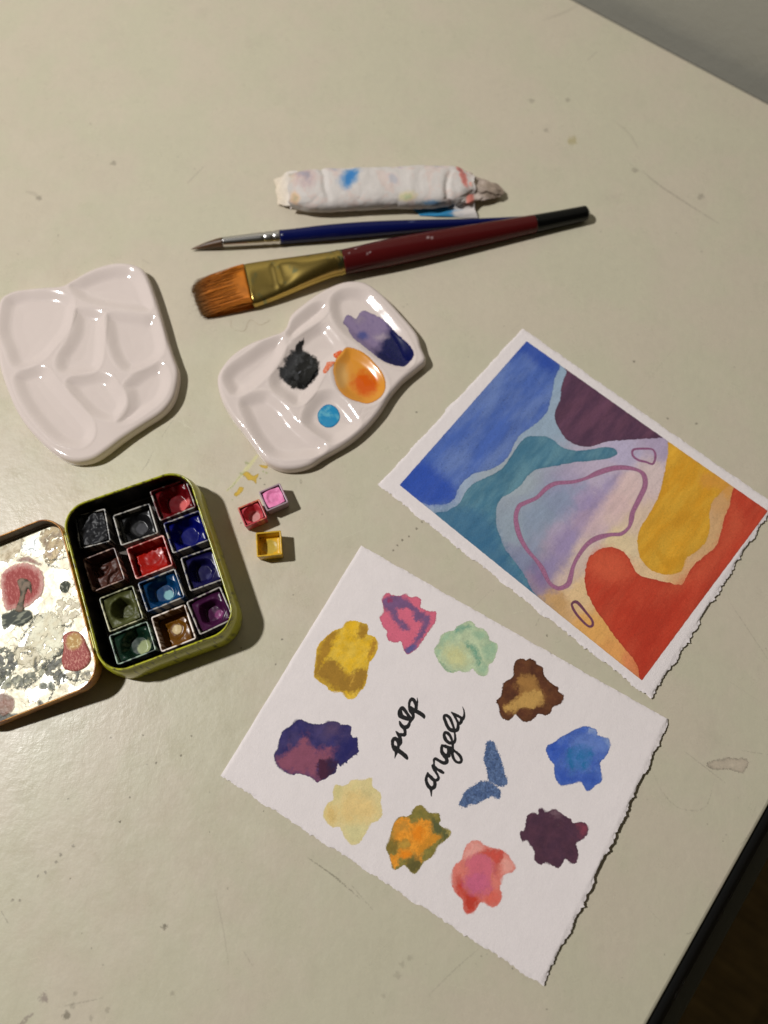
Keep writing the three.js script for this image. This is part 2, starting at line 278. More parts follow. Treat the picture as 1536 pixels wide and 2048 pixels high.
{
  const g = new GB(), U1 = 139.4, U0 = -900, V0 = -427.7, V1 = 420, t = tableTex;
  const uvOf = (u, v) => { const x = u * cos(-TURN) - v * sin(-TURN), z = u * sin(-TURN) + v * cos(-TURN); return [(x - t.x0) / t.w, (z - t.y0) / t.h]; };
  // top sheet with a rounded-over edge down to the apron
  const us = [], prof = [[0, -26], [0, -1.6], [0.5, -0.5], [1.6, 0]];
  const nU = 52, nV = 42, pos = (i, n, a, b) => mixf(a, b, i / n);
  g.grid(nU, nV, (a, b) => { const u = mixf(U0 + 2, U1 - 1.6, a), v = mixf(V0 + 1.6, V1 - 2, b); return [u, 0, v, ...uvOf(u, v)]; });
  for (const [ax, ay, bx, by, nx, ny] of [[U1 - 1.6, V1, U1 - 1.6, V0 + 1.6, 1, 0], [U1 - 1.6, V0 + 1.6, U0, V0 + 1.6, 0, -1]])
    g.grid(30, 4, (s, k) => { const e = [[0, 0], [0.9, -0.25], [1.4, -0.7], [1.6, -1.5], [1.6, -24]][Math.round(k * 4)]; const u = mixf(ax, bx, s) + nx * e[0], v = mixf(ay, by, s) + ny * e[0]; return [u, e[1], v, ...uvOf(u, v)]; });
  const tt = t.texture(); tt.wrapS = tt.wrapT = THREE.MirroredRepeatWrapping;
  const pb = peel.clone(); pb.repeat.set(16, 16); pb.needsUpdate = true; const rb = roughT.clone(); rb.repeat.set(5, 5); rb.needsUpdate = true;
  part('table_top', g, mat({ map: tt, roughness: 0.45, roughnessMap: rb, bumpMap: pb, bumpScale: 0.00010 }), table);
  // a black edge band with a thin grey trim below it along the right-hand side
  const e = new GB(), black = [[0.15, -1.8], [3, -3], [8, -9], [11.5, -17], [12.6, -40]];
  e.grid(8, 4, (s, k) => { const q = black[Math.round(k * 4)]; return [U1 + q[0], q[1], mixf(V1, V0 + 0.5, s), s, k]; });
  part('edge_band', e, mat({ color: C3([0.006, 0.006, 0.006]), roughness: 0.9 }), table);
  const sl = new GB(); sl.grid(40, 2, (k, w) => [mixf(U0, U1 + 1, k), -1.7, V0 - 1.0 * 0 - w * (2 + 0.4 * fb(k * 900, 3, 40)), k, w]);  // dark strip added to draw the shadow line of the gap by the wall
  part('gap_shadow_strip', sl, mat({ color: C3([0.12, 0.11, 0.095]), roughness: 0.8 }), table);
  const r = new GB(); r.grid(8, 4, (s, k) => { const q = [[13.5, -30], [15, -28.5], [21, -28.5], [22.5, -30], [22.5, -38]][Math.round(k * 4)]; return [U1 + q[0], q[1], mixf(V1, V0 + 0.5, s), s, k]; });
  part('edge_trim', r, mat({ color: C3([0.14, 0.135, 0.11]), roughness: 0.85 }), table);
}
{
  const g = new GB(); g.grid(10, 10, (u, v) => [mixf(-900, 900, u), mixf(-760, 900, v), 0, u * 6, v * 6]);
  const w = part('wall', g, mat({ color: C3(P(150, 148, 138)), roughness: 0.9, bumpMap: peel, bumpScale: 0.0004 }), scene);
  const a = -TURN, vv = -440; w.position.set(-vv * sin(a) * MM + 0, 0, vv * cos(a) * MM); w.rotation.y = TURN; w.userData.kind = 'structure';
  const f = new GB(); f.grid(4, 4, (u, v) => [mixf(-2200, 2200, u), 0, mixf(-1800, 1800, v), u * 8, v * 8]);
  const tx = new Tex(0, 0, 64, 64, 4, (x, y) => { const k = 1 + 0.4 * fb(x * 0.15, y * 2, 2) + 0.25 * fb(x, y, 6); return [0.34 * k, 0.24 * k, 0.11 * k]; }).texture(); tx.wrapS = tx.wrapT = THREE.RepeatWrapping;
  const fl = part('floor', f, mat({ map: tx, roughness: 0.6 }), scene); fl.position.y = -0.74; fl.rotation.y = TURN; fl.userData.kind = 'structure';
}

// ---------------------------------------------------------------- the two watercolour cards
const paper = (x, y) => { const m = 1 + 0.02 * fb(x, y, 9) + 0.025 * gr(x, y, 0.28) + 0.015 * fb(x, y, 1.5); return [0.88 * m, 0.805 * m, 0.80 * m]; };
function cardThing(name, label, cat, fr, lift, tex, jitter, torn, bump) {
  const o = thing(name, label, cat, fr.x, 0, fr.z, fr.turn), g = new GB(), [tl, bl, br, tr] = fr.q, nu = 300, nv = 230, thick = 0.55;
  const jit = (e, s, lay) => jitter[e] * (1.5 * fb(s * 1 + e * 61 + lay * 2, e * 17 + 5, 9) + 0.5 * fb(s + 31 * e + lay * 57, 3 + e * 9, 3.4) + 0.1 * fb(s + 11 * e + lay * 37, 30 + e * 9, 0.9) + (torn[e] ? 1.6 * max(0, fb(s + e * 13, 77 + lay * 11, 3) - 0.3) : 0));
  const at = (u, v, lay) => {
    let x = mixf(mixf(tl[0], tr[0], u), mixf(bl[0], br[0], u), v), y = mixf(mixf(tl[1], tr[1], u), mixf(bl[1], br[1], u), v);
    if (v === 0) y += jit(0, x, lay); if (v === 1) y += jit(1, x, lay); if (u === 0) x += jit(2, y, lay); if (u === 1) x += jit(3, y, lay);
    return [x, y];
  };
  const w = [tex.w, tex.h];
  const L = (x, y) => lift(x, y) + 0.08 * fb(x, y, 25);
  const e0 = (u, v) => { const d = min(u * 153, (1 - u) * 153, v * 113, (1 - v) * 113) + 0.6 * fb(u * 150, v * 113, 4); return d < 1.6 ? min(0.42, 0.36 * pow(max(0, 1 - d / 1.6), 2)) : 0; };   // the pressed edge thins out
  g.grid(nu, nv, (u, v) => { const [x, y] = at(u, v, 0); return [x, L(x, y) - e0(u, v), y, (x - tex.x0) / w[0], (y - tex.y0) / w[1]]; });
  g.grid(nu, nv, (u, v) => { const [x, y] = at(u, v, 1); return [x, L(x, y) - thick, y, (x - tex.x0) / w[0], (y - tex.y0) / w[1]]; }, true);
  const side = (fn, n, fl) => g.grid(n, 1, (s, k) => { const [u, v] = fn(s), [x, y] = at(u, v, k); return [x, L(x, y) - (k ? thick : e0(u, v)), y, 0.004, 0.004]; }, fl);
  side((s) => [s, 0], nu, true); side((s) => [s, 1], nu, false); side((s) => [0, s], nv, false); side((s) => [1, s], nv, true);
  part('paper_sheet', g, mat({ map: tex.texture(), roughness: 0.93, bumpMap: bump, bumpScale: 0.00016 }), o);
  return o;
}
const grainA = (() => { const t = tileTexture((u, v) => 0.5 + 0.3 * samp(T1, u * 2, v * 2) + 0.35 * samp(T2, u, v), 512); t.repeat.set(4, 3); return t; })();
const grainB = (() => { const t = tileTexture((u, v) => 0.5 + 0.2 * samp(T1, u, v) + 0.2 * samp(T2, u, v), 512); t.repeat.set(3, 2.2); return t; })();

const texA = (() => {
  const t = new Tex(-2, -3, 158, 120, 8, paper), D = 'x';
  const inner = pairs([6.3,5,6,107.5,145.5,111,148.2,6.9]), clip = sdGrid(inner, 0.3, 3);
  t.clip = (x, y) => clip(x + 0.12 * fb(x, y, 3), y + 0.12 * fb(y, x, 3));
  // ground wash: colours bleeding into one another, from pale blue to orange
  const cp = [[[29.4,8.9], P(140, 160, 180)], [[39.1,38.1], P(142, 160, 178)], [[29,95.7], P(150, 165, 185)], [[47.1,70.5], P(150, 160, 168)], [[59.1,90.9], P(140, 152, 165)], [[63.4,74], P(138, 148, 165)], [[70.4,64.8], P(138, 140, 168)], [[75,100.5], P(125, 130, 155)], [[76.4,56.4], P(160, 145, 175)], [[79.6,43.5], P(178, 165, 185)], [[84,80.1], P(160, 145, 172)], [[85.7,94.8], P(150, 140, 165)], [[91.2,47.6], P(198, 170, 172)], [[88.3,65.1], P(190, 165, 175)], [[90.6,37.9], P(205, 180, 180)], [[79.7,25.9], P(175, 165, 190)], [[90.3,10.1], P(165, 150, 175)], [[96.3,26.3], P(200, 180, 178)], [[103,47.9], P(205, 180, 158)], [[102.6,64.7], P(210, 188, 150)], [[92.5,79.6], P(200, 178, 165)], [[91.5,94.8], P(196, 172, 160)], [[84.6,103.6], P(145, 125, 145)], [[96.6,106.2], P(190, 150, 100)], [[101.1,96.3], P(212, 180, 135)], [[116.6,106.5], P(212, 158, 88)], [[128.6,110], P(212, 150, 85)], [[138.8,108.9], P(208, 128, 80)], [[122.6,69.2], P(212, 180, 140)], [[134.2,61.2], P(208, 165, 118)], [[136.3,35.4], P(198, 158, 112)], [[128.6,13.3], P(195, 150, 100)]].map(([p, c]) => [p[0], p[1], c]);
  t.each(bbox(inner, 1), (x, y, i) => {
    const m = sst(-0.06, 0.1, t.clip(x, y)); if (m <= 0) return;
    const X = x + 2.5 * fb(x, y, 7), Y = y + 2.5 * fb(y + 40, x, 7); let s = 0, r = 0, g = 0, b = 0;
    for (const [px, py, c] of cp) { const q = (X - px) ** 2 + (Y - py) ** 2, w = 1 / (q * q + 60); s += w; r += w * c[0]; g += w * c[1]; b += w * c[2]; }
    // brush strokes run down the sheet, pigment settles in the grain of the paper
    const v = (1 + 0.1 * gr(x, y, 0.33) - 0.16 * sst(0.4, 0.9, gr(x + 7, y + 3, 0.42) + 0.4 * fb(x, y, 6)) + 0.1 * fb(x, y * 0.2, 3.5) + 0.05 * fb(x, y, 2)) * (1 - 0.22 * exp(-max(0, t.clip(x, y)) / 0.35));
    t.lerp(i, [r / s * v, g / s * v, b / s * v], m);
  });
  const W = { gran: 0.09, vary: 0.09, vs: 7, dir: 1, speck: 0.14, edge: 0.22, ew: 0.45, rough: 0.35, rs: 3, soft: 0.1 };
  t.wash([4.2,2.6,25.4,4.5,29,10.2,30.5,14.6,34.8,23.3,37.8,31.9,37.1,39.8,35.1,47.8,35.1,54.1,37,61.4,36.6,67.8,33.9,74.5,30,79.8,28.5,85.9,28.9,91.6,30.3,96.4,28.6,101.2,24.5,104.9,20.3,107.4,4,109.7,3.3,60.6], P(66, 94, 164), { ...W, c2: P(98, 120, 174), c2s: 14, vary: 0.14, speck: 0.3 });
  t.wash([5.9,3.2,24.9,4.9,26.3,11.4,17.7,12.8,9.2,12.2,5.9,18.8,3.7,14.8], P(28, 62, 150), { soft: 3.2, rough: 1.2, edge: 0, a: 0.75, gran: 0.12 });
  t.wash([4.4,109.3,6.5,91.1,18.7,90.6,27.6,91.8,29.7,98.6,20.8,108], P(30, 66, 158), { soft: 3.5, rough: 1.4, edge: 0, a: 0.8, gran: 0.15 });
  t.wash([31.2,3.6,32.6,7.2,35,14.7,38.8,21.8,40.8,28.5,43.7,32.5,47.6,34.7,52.8,36.7,58.2,36.7,63.9,33.8,67,29.4,69.9,24.8,77.2,17.7,89.7,5.7,90.4,1,67,2.1], P(78, 50, 72), { ...W, vary: 0.2, gran: 0.09, c2: P(95, 60, 80), c2s: 9 });
  t.wash([29,109.6,31.6,102.9,33.3,98.1,33.2,94,32.3,88.8,33.2,82.9,35.9,77.2,38.2,70.9,38.6,65.3,37.8,59.9,37.3,54,37.7,49.2,41,45.1,45.1,42.2,49.2,41.4,54.1,41.8,57.8,40.5,62.9,36.9,67.2,31.9,71.6,27.3,75.3,26.1,76.9,28,75.8,31.3,71.6,36.2,64.5,43.5,57.9,51.4,52.2,58.5,50.3,64.4,50.6,71,49.2,76.4,47.4,82.2,48.9,87.7,53.5,93.9,58.9,97.7,63.2,100.6,69,102.3,74.7,104,79.8,106,85.7,109,96,111.4,78.6,113.3,53.6,111.7], P(64, 110, 134), { ...W, vary: 0.14, c2: P(92, 132, 148), c2s: 8 });
  t.wash([29,109.6,36,96.7,48.5,93,59.1,99.1,72.1,104.5,84,108.8,96,111.4,70.2,114], P(45, 92, 130), { soft: 4, rough: 2, edge: 0, a: 0.6, gran: 0.12 });
  t.wash([94.5,3.9,96.2,12.3,98.9,18.9,101.6,25.3,103.5,30.6,105.2,37.7,105.9,45.6,106.3,51.8,108,57,111.3,61.6,115.8,65.2,121.4,66.2,126.5,64.4,130.3,61.6,132.4,57.1,130.8,51.3,132.8,45.6,133.5,37.7,131.3,31.3,127.7,25.9,125.7,19.1,126.1,13.7,127.3,7.6,126,1.8], P(206, 156, 48), { ...W, vary: 0.14, c2: P(200, 142, 32), c2s: 8, edge: 0.14 });
  t.wash([117.5,55.8,125.2,55.8,129,49.5,131.6,53.8,128.7,60.2,122.2,59.9], P(190, 135, 28), { soft: 1, rough: 1.5, edge: 0, a: 0.6 });
  t.wash([114.7,9.3,128.1,5.2,130.7,13.3,123.7,12.2,117.3,15.8], P(200, 140, 60), { soft: 2, rough: 1.5, edge: 0, a: 0.7 });
  t.wash([130.8,5.6,132.6,15.2,134,22.4,136.6,30.2,138.4,37.7,136.6,44.9,135.2,51.6,135.5,57.7,135.9,62.9,131.5,65.7,124.1,69.4,117.8,71.5,112.8,69.3,107.7,67,103.1,67.6,99.2,70.5,96.7,75.3,96.1,80.7,99,87,102.6,91.9,107.7,95.5,113.8,98.2,120.2,100.5,128.1,103,136.3,105.1,141,107.1,144.2,111,146.6,112.7,150.2,65.1,150.4,5.3], P(184, 68, 44), { ...W, vary: 0.14, vs: 8, c2: P(176, 54, 32), c2s: 10, sub: 4 });
  t.wash([97.3,74,105.4,68.9,114.1,71.3,114.8,78.7,106.8,83.7,99.4,83.5], P(200, 88, 58), { soft: 4, rough: 2, edge: 0, a: 0.7 });
  t.wash([134.2,15.5,143.2,21.5,142.3,38.5,139.7,56.7,134.4,70.4,133.7,64.8,139.2,37.9], P(196, 88, 58), { soft: 4, rough: 2, edge: 0, a: 0.6 });
  t.wash([125.5,88.6,134.3,76.7,139.5,63.1,141.2,83.2,142.5,100.1,144.2,108.9,138.1,103.7], P(165, 38, 18), { soft: 5, rough: 2.5, edge: 0, a: 0.6 });
  const sw = (p, c, o) => t.wash(p, c, { soft: 3, rough: 1.6, rs: 4, edge: 0, gran: 0.1, dir: 1, vary: 0.2, vs: 3, a: 0.5, ...o });
  sw([83,103.4,80.4,89.6,78.9,72.8,79.3,54.1,81.2,37,85.5,36.9,86.8,56.3,87.8,77,89.8,94.6,87.4,101.3], P(128, 112, 158)); sw([60.7,82.9,62.4,74.8,66.6,59.5,74.6,49.4,73,72.8,75.8,93.4,67.7,90.4], P(128, 142, 164), { a: 0.6 }); sw([77.4,101.7,78.9,95.6,87.6,99.6,93.1,101.3,87,104.8], P(118, 100, 140), { a: 0.6 }); sw([85.7,35,91.5,30.2,97.3,39.1,97,56.2,90.5,68.2,89.2,79.1,86.6,64.8], P(206, 178, 172), { a: 0.45 });
  const mauve = P(150, 98, 128), q = (f, w) => { const o = []; for (let i = 0; i < f.length; i += 2) o.push(f[i], f[i + 1], w * (1 + 0.5 * fb(f[i] * 3, f[i + 1] * 3, 9))); return o; };
  const lp = q([94.2,99.7,95.8,95.9,94.7,92.2,92.8,87.4,91.8,81.8,91.8,74.5,93.8,68.8,97.6,63.7,101.1,60.3,102.1,55.3,100.6,50.8,99.3,47.7,98,40.2,96.5,33,93.2,28.8,89.5,28.4,84.5,30.8,79.8,35,75.4,41.8,72.3,48.2,68.5,53.6,63.1,58.9,60.9,64.2,60.2,70.7,57.5,76.4,56.3,79.9,58.2,85,62.7,89.6,67,92.5,72.3,94.7,77.6,95.9,82.5,97.5,88.3,100.6,91.7,100.9], 2.15);
  t.stroke(lp, mix3(mauve, [0, 0, 0], 0.3), { closed: true, a: 0.9, soft: 0.12 }); t.stroke(lp.map((v, i) => i % 3 === 2 ? v * 0.8 : v), mauve, { closed: true, soft: 0.18, gran: 0.3 });
  t.stroke(q([81.9,20.6,85.7,16.8,89.1,14.7,91.9,16.7,93.2,21,90,22.3,86.6,23.8,83.2,23.4], 1.0), P(132, 82, 115), { closed: true, gran: 0.3 });
  t.stroke(q([102.4,102.2,103.8,100.2,109.7,101.5,113.8,102.8,115.1,104.7,113.5,106,108,105.2,104.2,103.8], 1.25), P(105, 60, 80), { closed: true, gran: 0.4 });
  return t;
})();
const liftA = (u, v) => 0.7 + 1.2 * max(0, u / 153) ** 4, liftB = (u, v) => 0.7 + 2.3 * max(0, u / 153) ** 4 * (0.4 + 0.6 * max(0, sin(PI * clamp(v / 113))));
cardThing('watercolour_painting', 'abstract watercolour painting of blue, teal, plum, yellow and red shapes on deckle edged paper', 'painting', {x:68.9,z:-215.3,turn:-0.6673,q:[[0.0,0.0],[-2.21,113.7],[152.58,114.91],[148.26,1.61]]}, liftA, texA, [0.45, 1.0, 0.6, 1.0], [1, 1, 0, 1], grainA);

const texB = (() => {
  const t = new Tex(-2, -3, 158, 120, 9, paper);
  const ov = (c, o) => ({ rough: 1.1, rs: 2.2, edge: 0.08, gran: 0.06, vary: 0.12, vs: 4, ...o, soft: (o.soft ?? 0.5) * 1.9 });
  const wl = (pts, c, o = {}) => t.wash(pts, c, { edge: 0.42, ew: 0.28, rough: 0.32, rs: 1.1, soft: 0.15, gran: 0.06, vary: 0.2, vs: 5, speck: 0.1, keep: true, ...o }), so = (pts, c, o = {}) => t.wash(pts, c, { ...ov(c, o), inside: t.base });
  // yellow ochre
  wl([13.5,33.2,15.8,31.6,19.4,30.7,21.6,30.2,23,31.7,24,33.8,27,33.3,29.4,34.4,30.8,36.6,31.6,40.1,31.4,42.3,31.1,44.4,32.3,47.6,33.7,50.7,34.5,54.6,33.9,57.2,33.6,60,32.2,61.8,30,62.3,27.4,61.2,25.2,62.5,22.2,63.4,20.4,62.5,17.7,62.6,13.8,62,12.3,60,9.7,54.6,7.9,50.7,7.8,47.7,8.8,43.6,10.5,39.6,12.6,37.3,12.6,34.8], P(212, 168, 32), { c2: P(208, 172, 62), edge: 0.15 });
  so([8.8,43.6,11.7,39.1,12.8,45.8,13.6,50.3,13.3,54,13.8,62,10.6,56.5,8.1,50.1], P(158, 118, 36)); so([15.1,51.9,20.1,51.9,24.5,53.3,27.3,52.1,27.3,50.6,29.7,47.9,32.2,47.9,34.2,54.5,33.3,57,29.2,60.2,24.8,61.8,17.6,61.7,13.9,61,13.2,55.5], P(150, 112, 38));
  so([18.8,31.6,21.7,30.4,23.7,33.7,22.9,36.5,20.1,36.9,19.2,33.9], P(158, 118, 34)); so([27.5,34.5,29.1,35.1,30.4,39.8,29.9,43.1,28,38.8], P(170, 125, 40)); so([27,51.7,29.1,53.9,29.2,57.3,28.6,57.6,28,54.1], P(188, 145, 55), { soft: 0.3 });
  // pink and mauve
  wl([22.3,12.9,24.1,12.9,27.4,11.5,29.2,9.3,31.9,9.6,34.5,7.8,36.9,8.4,38,10.9,39.5,11.3,42.7,10.7,45.1,9.5,46.5,11.6,47.2,14.2,46.9,18,46.6,22.7,46.2,27.5,45,30.5,43.5,32.6,41.1,31.5,38.4,29.1,36.6,30.7,33.5,31.5,31.3,29.8,30.6,28.2,28.2,27.6,26.3,26.1,24.7,24.7,25,21.7,23.2,19.2,21.4,17.1,21.3,14.6], P(200, 98, 120), { vary: 0.08 });
  so([21.6,16.5,24.5,13.5,28.9,11.4,33.5,11.5,37.2,12.5,41.9,12.8,44.5,13.8,45.5,18.3,45.4,23.4,44.9,30.3,43.4,32.4,41.7,31.4,43.3,26.7,43,20.8,42.3,17.1,39,17.5,35.7,14.4,32.6,15.2,29.8,17.3,31.7,19.8,37.7,21.4,38.8,22.8,36.8,24.2,31,22.8,27.7,20.7,23.4,19.6], P(112, 80, 118), { soft: 0.35 });
  so([41.9,31.3,43.4,27.7,45.7,27.3,45,30.5,43.4,32.4], P(90, 85, 135), { soft: 0.4 }); so([23,15.4,24.4,14.3,25.8,15.3,25.1,16.8], P(140, 55, 92), { soft: 0.4 });
  // mint green
  wl([59.6,5.8,61.7,5.1,64.4,6.3,67.3,5.3,70.5,6.7,72.1,8.3,75.7,8.2,77,10.5,77.6,13.6,77.7,16.5,76.8,18.1,78,20.8,77.8,23.1,75.6,24.4,73.4,24,71.3,23.3,70.7,25.3,69,26.6,66.8,27.2,65,29.2,62.6,30.2,59.7,29.4,57.1,28.2,53.7,25.8,52.7,23.9,53.1,21.1,52.5,17.4,54.3,14.3,56.1,13,56.6,10.4,58.3,7.9], P(176, 190, 156), { edge: 0.22 });
  for (const s of [[56.4,13.6,56.6,10.4,62.2,6.9,62.5,8.4,60.1,10.4,57.9,12.7,58,15.7], [53.7,24.8,53,19.2,54.5,14.7,57.7,16.4,55.1,19.4,55.6,25.6], [70.9,12.1,75.4,8.4,77.7,15.6,73.3,15.6], [73.1,21.7,75.3,18.4,77.6,21,76.6,23.6], [64.5,9.3,68.1,6.7,71,8.5,68,10.3]]) so(s, P(138, 170, 142), { soft: 0.9, a: 0.8 });
  so([64,14.7,68.7,14.4,72.1,17.9,73.5,19.5,72.9,21.3,70.4,18.4,65.4,16.4], P(110, 152, 128), { soft: 0.6 }); so([56.5,12,56.9,10,61.7,7,59.8,9.8,57.5,12.9], P(105, 150, 130), { soft: 0.4, a: 0.8 }); so([54.5,26.3,59.2,28.5,63.1,29.3,66.3,28,62.6,30.2,57.9,28.8], P(100, 140, 118), { soft: 0.4, a: 0.8 }); so([56.4,21.7,61,18.4,66.1,19.5,67.8,24.4,61.4,26.2], P(190, 190, 140), { soft: 1.2 });
  // brown
  wl([88.4,8.2,90,8,91.4,6.4,93.7,6.3,95.1,7.2,97.8,7.1,99.5,9.6,102.2,10.8,105.4,11.4,107.5,11.4,108.5,13,110.9,13,111.6,14.5,111.4,17.5,109.8,19.4,109.1,20.3,109.4,22.5,108.2,24.7,105.2,25.7,104.4,28.3,102.6,31.3,100.1,32,97.9,31.2,96.6,31.5,95.6,34.2,93.4,35.5,91,34.4,88.5,31.5,87,30.7,87.5,26.9,86.9,24.8,86.1,22.4,87.3,19.2,88.4,17.1,86.9,14.1,86.2,10.5,87,9.3], P(98, 58, 32), { edge: 0.65, ew: 0.35, vary: 0.25, c2: P(82, 44, 26), c2s: 5, soft: 0.1 });
  so([90.8,15.7,93.4,13.2,96.3,12.4,99.3,14.5,101.6,16.1,104.3,19.8,103.1,23.9,100.4,26,97.3,27.3,95.8,30.1,91.6,32.1,90.6,30.1,92.7,27.6,93.9,24.5,93.7,21.3,91.6,19.1], P(150, 108, 56), { soft: 0.5 }); so([97,20.3,101.4,16.7,104.1,19.9,103,23.7,100.3,25.8,97.2,27.1,95.7,29.9,91.7,31.8,91.4,29.8,93.4,27.2,95.2,22.3], P(182, 142, 78), { soft: 0.4 });
  // violet and plum
  wl([18,80,20.5,79.6,22.7,79.2,25.1,78.2,27.4,76.4,28.7,74.5,32.1,72.8,34.1,72.9,36.7,71.6,38.5,71.7,39.8,74.2,41.6,74.8,43,73.9,45.1,77.1,46.4,78.2,46.1,79.7,45.2,81.4,44.3,84,43.5,85.8,42.5,87.3,41.3,87.3,41.9,89.1,42.4,91,41,92.7,40.1,95.1,38.6,96.6,37.8,98,35.7,97.7,33.5,97.8,29,99.1,27.5,100.5,24.6,101.3,20.6,101.2,18.1,100,16.2,97.9,16,95.3,15.2,92.9,14.2,89.8,14.2,87.5,15.9,84.1,16.3,81.6], P(66, 56, 100), { c2: P(42, 38, 90), c2s: 8, edge: 0.4, vary: 0.2 });
  so([17.6,98.9,18.8,97.7,20.3,95.4,21.1,92.2,22.6,89.9,22.6,86.7,24.3,84.8,28.2,87.1,31.8,85.9,35.2,83.4,38.1,84.9,37.2,88.2,34.3,91.3,35.4,93.8,38.5,96.4,37.5,97.9,35.4,97.6,29.3,98.8,25.8,100.8,20.4,100.9], P(128, 72, 92), { soft: 0.7 }); so([34.2,89.5,40,86.5,41.7,89.2,40.7,93.8,38.3,96.1,35.2,93.9,33.9,91.5], P(66, 28, 52), { soft: 0.3, edge: 0.3 }); so([37.3,89.1,40.3,86.8,41.7,89.6,40.6,92.1], P(44, 28, 58), { soft: 0.7 }); so([29.2,75.3,32.8,73.2,34.7,76.3,30.8,79.5], P(80, 62, 95), { soft: 1.6 }); so([38.4,78.3,43.4,74.4,45.8,78.5,43.6,84.4,41.2,86.7], P(32, 30, 88), { soft: 1.4 });
  for (const s of [[45.7,79.5,46.8,80.1,45.6,80.2], [44.7,81.5,45.7,81.9,44.5,82.3], [43.8,84.3,44.8,85,43.7,85.3], [42.8,85.8,43.8,86.3,42.7,86.5], [41.6,87,42.9,87.7,42.9,86.6]]) wl(s, P(40, 36, 82), { edge: 0, rough: 0.1, keep: false });
  // cream
  wl([51.8,88.4,53.9,87.1,56.3,84.8,57.6,86.1,58.8,87.6,61.5,87.8,63.3,88.5,64.9,91.5,66.6,93.2,67.7,95.5,67.1,98.1,65.4,99.9,65.4,103,65.3,106,65.1,108.7,63.8,110.5,61.8,111.1,59,110.2,56.8,108.9,54.9,107.9,52.7,109.2,50.4,109.3,47.4,108,46,105.7,45.8,102.8,47.1,100.2,45.5,98.1,44.8,95.4,45.8,94.2,47.5,93.8,49.2,91.9,49.5,90.1], P(212, 194, 142), { edge: 0.08, c2: P(205, 190, 135), vary: 0.06 });
  so([50.5,95.6,55,92.1,62.1,92.7,65.3,96.5,61.3,102.4,55.3,105,51.6,102], P(214, 184, 122), { soft: 1.2, a: 0.8, edge: 0 }); so([56.9,107.6,59.6,104.3,64.5,102.2,65,107.1,62.9,110.5], P(200, 190, 140), { soft: 1, edge: 0 }); so([55.7,90.8,58,89.9,60,90,60,91.7,57.9,92.1], P(180, 165, 115), { soft: 0.6, a: 0.5, edge: 0 }); so([46.2,103.4,49.1,102.6,52.1,105.2,51.6,109,48.3,107.4], P(212, 182, 118), { soft: 0.9, edge: 0 }); so([48.7,105.9,49.9,104.7,51.5,106.4,50.3,107.6], P(190, 165, 105), { soft: 0.6, a: 0.6, edge: 0 }); so([44.9,95.8,47.3,94.4,49.1,97.3,47.5,99.6], P(196, 184, 128), { soft: 0.6, edge: 0 });
  // orange and olive
  wl([79,83.7,80.9,83.4,83.8,84.3,86,83.3,87.6,82.5,89.3,84.2,89.6,85.7,91.4,86.4,93.8,85.8,95.3,86,95.6,88.2,94.5,91,93.3,93.8,93.5,96.7,92.7,99.3,91.4,101.7,91.1,104.4,90.6,106.8,89.2,107.6,87.2,107.1,85.1,106.7,84.1,108.1,83.2,109.9,81.5,110.1,79.6,108.3,77.6,106.5,75.3,104.9,75,102.1,74.4,99.4,73.5,96.1,73.6,93.8,74.5,91.6,76.5,90.4,77.9,88.7,77.5,86.8], P(118, 110, 52), { c2: P(138, 122, 58), edge: 0.15 });
  so([74.6,91.9,77.3,90.8,80.6,91,82,88.5,84.9,87.2,87,86.8,88.3,89.9,90.6,90.7,92.5,89.2,92.2,91.1,90.5,95.4,88.5,98.3,90.2,102,88.6,102.5,86.3,100.9,84.8,103.9,81.9,105.2,83,108.7,81.3,109.7,78.3,106.9,80.3,104,78.8,101.5,76.2,101,73.9,96.3], P(222, 142, 42), { soft: 0.4, vary: 0.3, vs: 2 });
  for (const s of [[81.4,92.3,83.6,90.5,85.9,92.2,85.5,96.3,82.7,95.4], [81.3,103.4,84.1,101,86,101.9,84.3,103.8,82.1,104.7]]) so(s, P(228, 128, 22), { soft: 0.5 });
  so([78.3,101,79.9,98.6,82.4,98.1,83.5,100,81.5,102.1,79.4,102.5], P(178, 138, 56), { soft: 0.25, edge: 0.25 }); so([86.8,98.5,88.2,93,90.4,90.4,92.4,89,91.8,91.3,90,96.2,88.2,99.4], P(196, 130, 36), { soft: 0.3 }); so([74.4,96.4,77,92.7,80.4,93.8,76.6,96.9,76.3,100.4], P(172, 128, 52), { soft: 0.5, a: 0.7 }); so([75.6,104.7,75.3,101.9,77,100,79.2,102.2,79.3,104.7], P(120, 100, 40), { soft: 0.5 }); so([85.5,104.3,87,102.2,90.5,102.6,90.5,106.6,89.1,107.4,85.9,106.6], P(92, 84, 42), { soft: 0.5 }); so([86.5,85.8,89.6,85.7,91.6,86.7,94.7,86.5,94.9,88.6,92.9,93.2,93,89.3,89,89.5], P(86, 88, 52), { soft: 0.4 }); so([94.2,85.6,95.4,85.7,95.6,86.9,94.7,87], P(212, 188, 110), { soft: 0.3 });
  // red and pink
  wl([105.2,84,107.4,83.1,109.1,83.6,112.7,82.8,116.1,81.6,118.8,81.7,121.7,82.9,124,84,124,86.5,122,88.6,121.5,90.1,122,92.8,122.4,94.5,124.1,96,124.8,98.9,123.6,101.6,121.7,102.3,119.1,102.3,117.9,103.4,117.9,105.8,116.9,108,115.4,109.3,113.4,108.5,111.5,105.9,108.1,105.1,105.4,103.4,103.5,100.4,102.5,97.2,103.3,94.7,104,92.6,103.2,88.8,103.6,86], P(206, 116, 104), { edge: 0.12, soft: 0.3, vary: 0.1 });
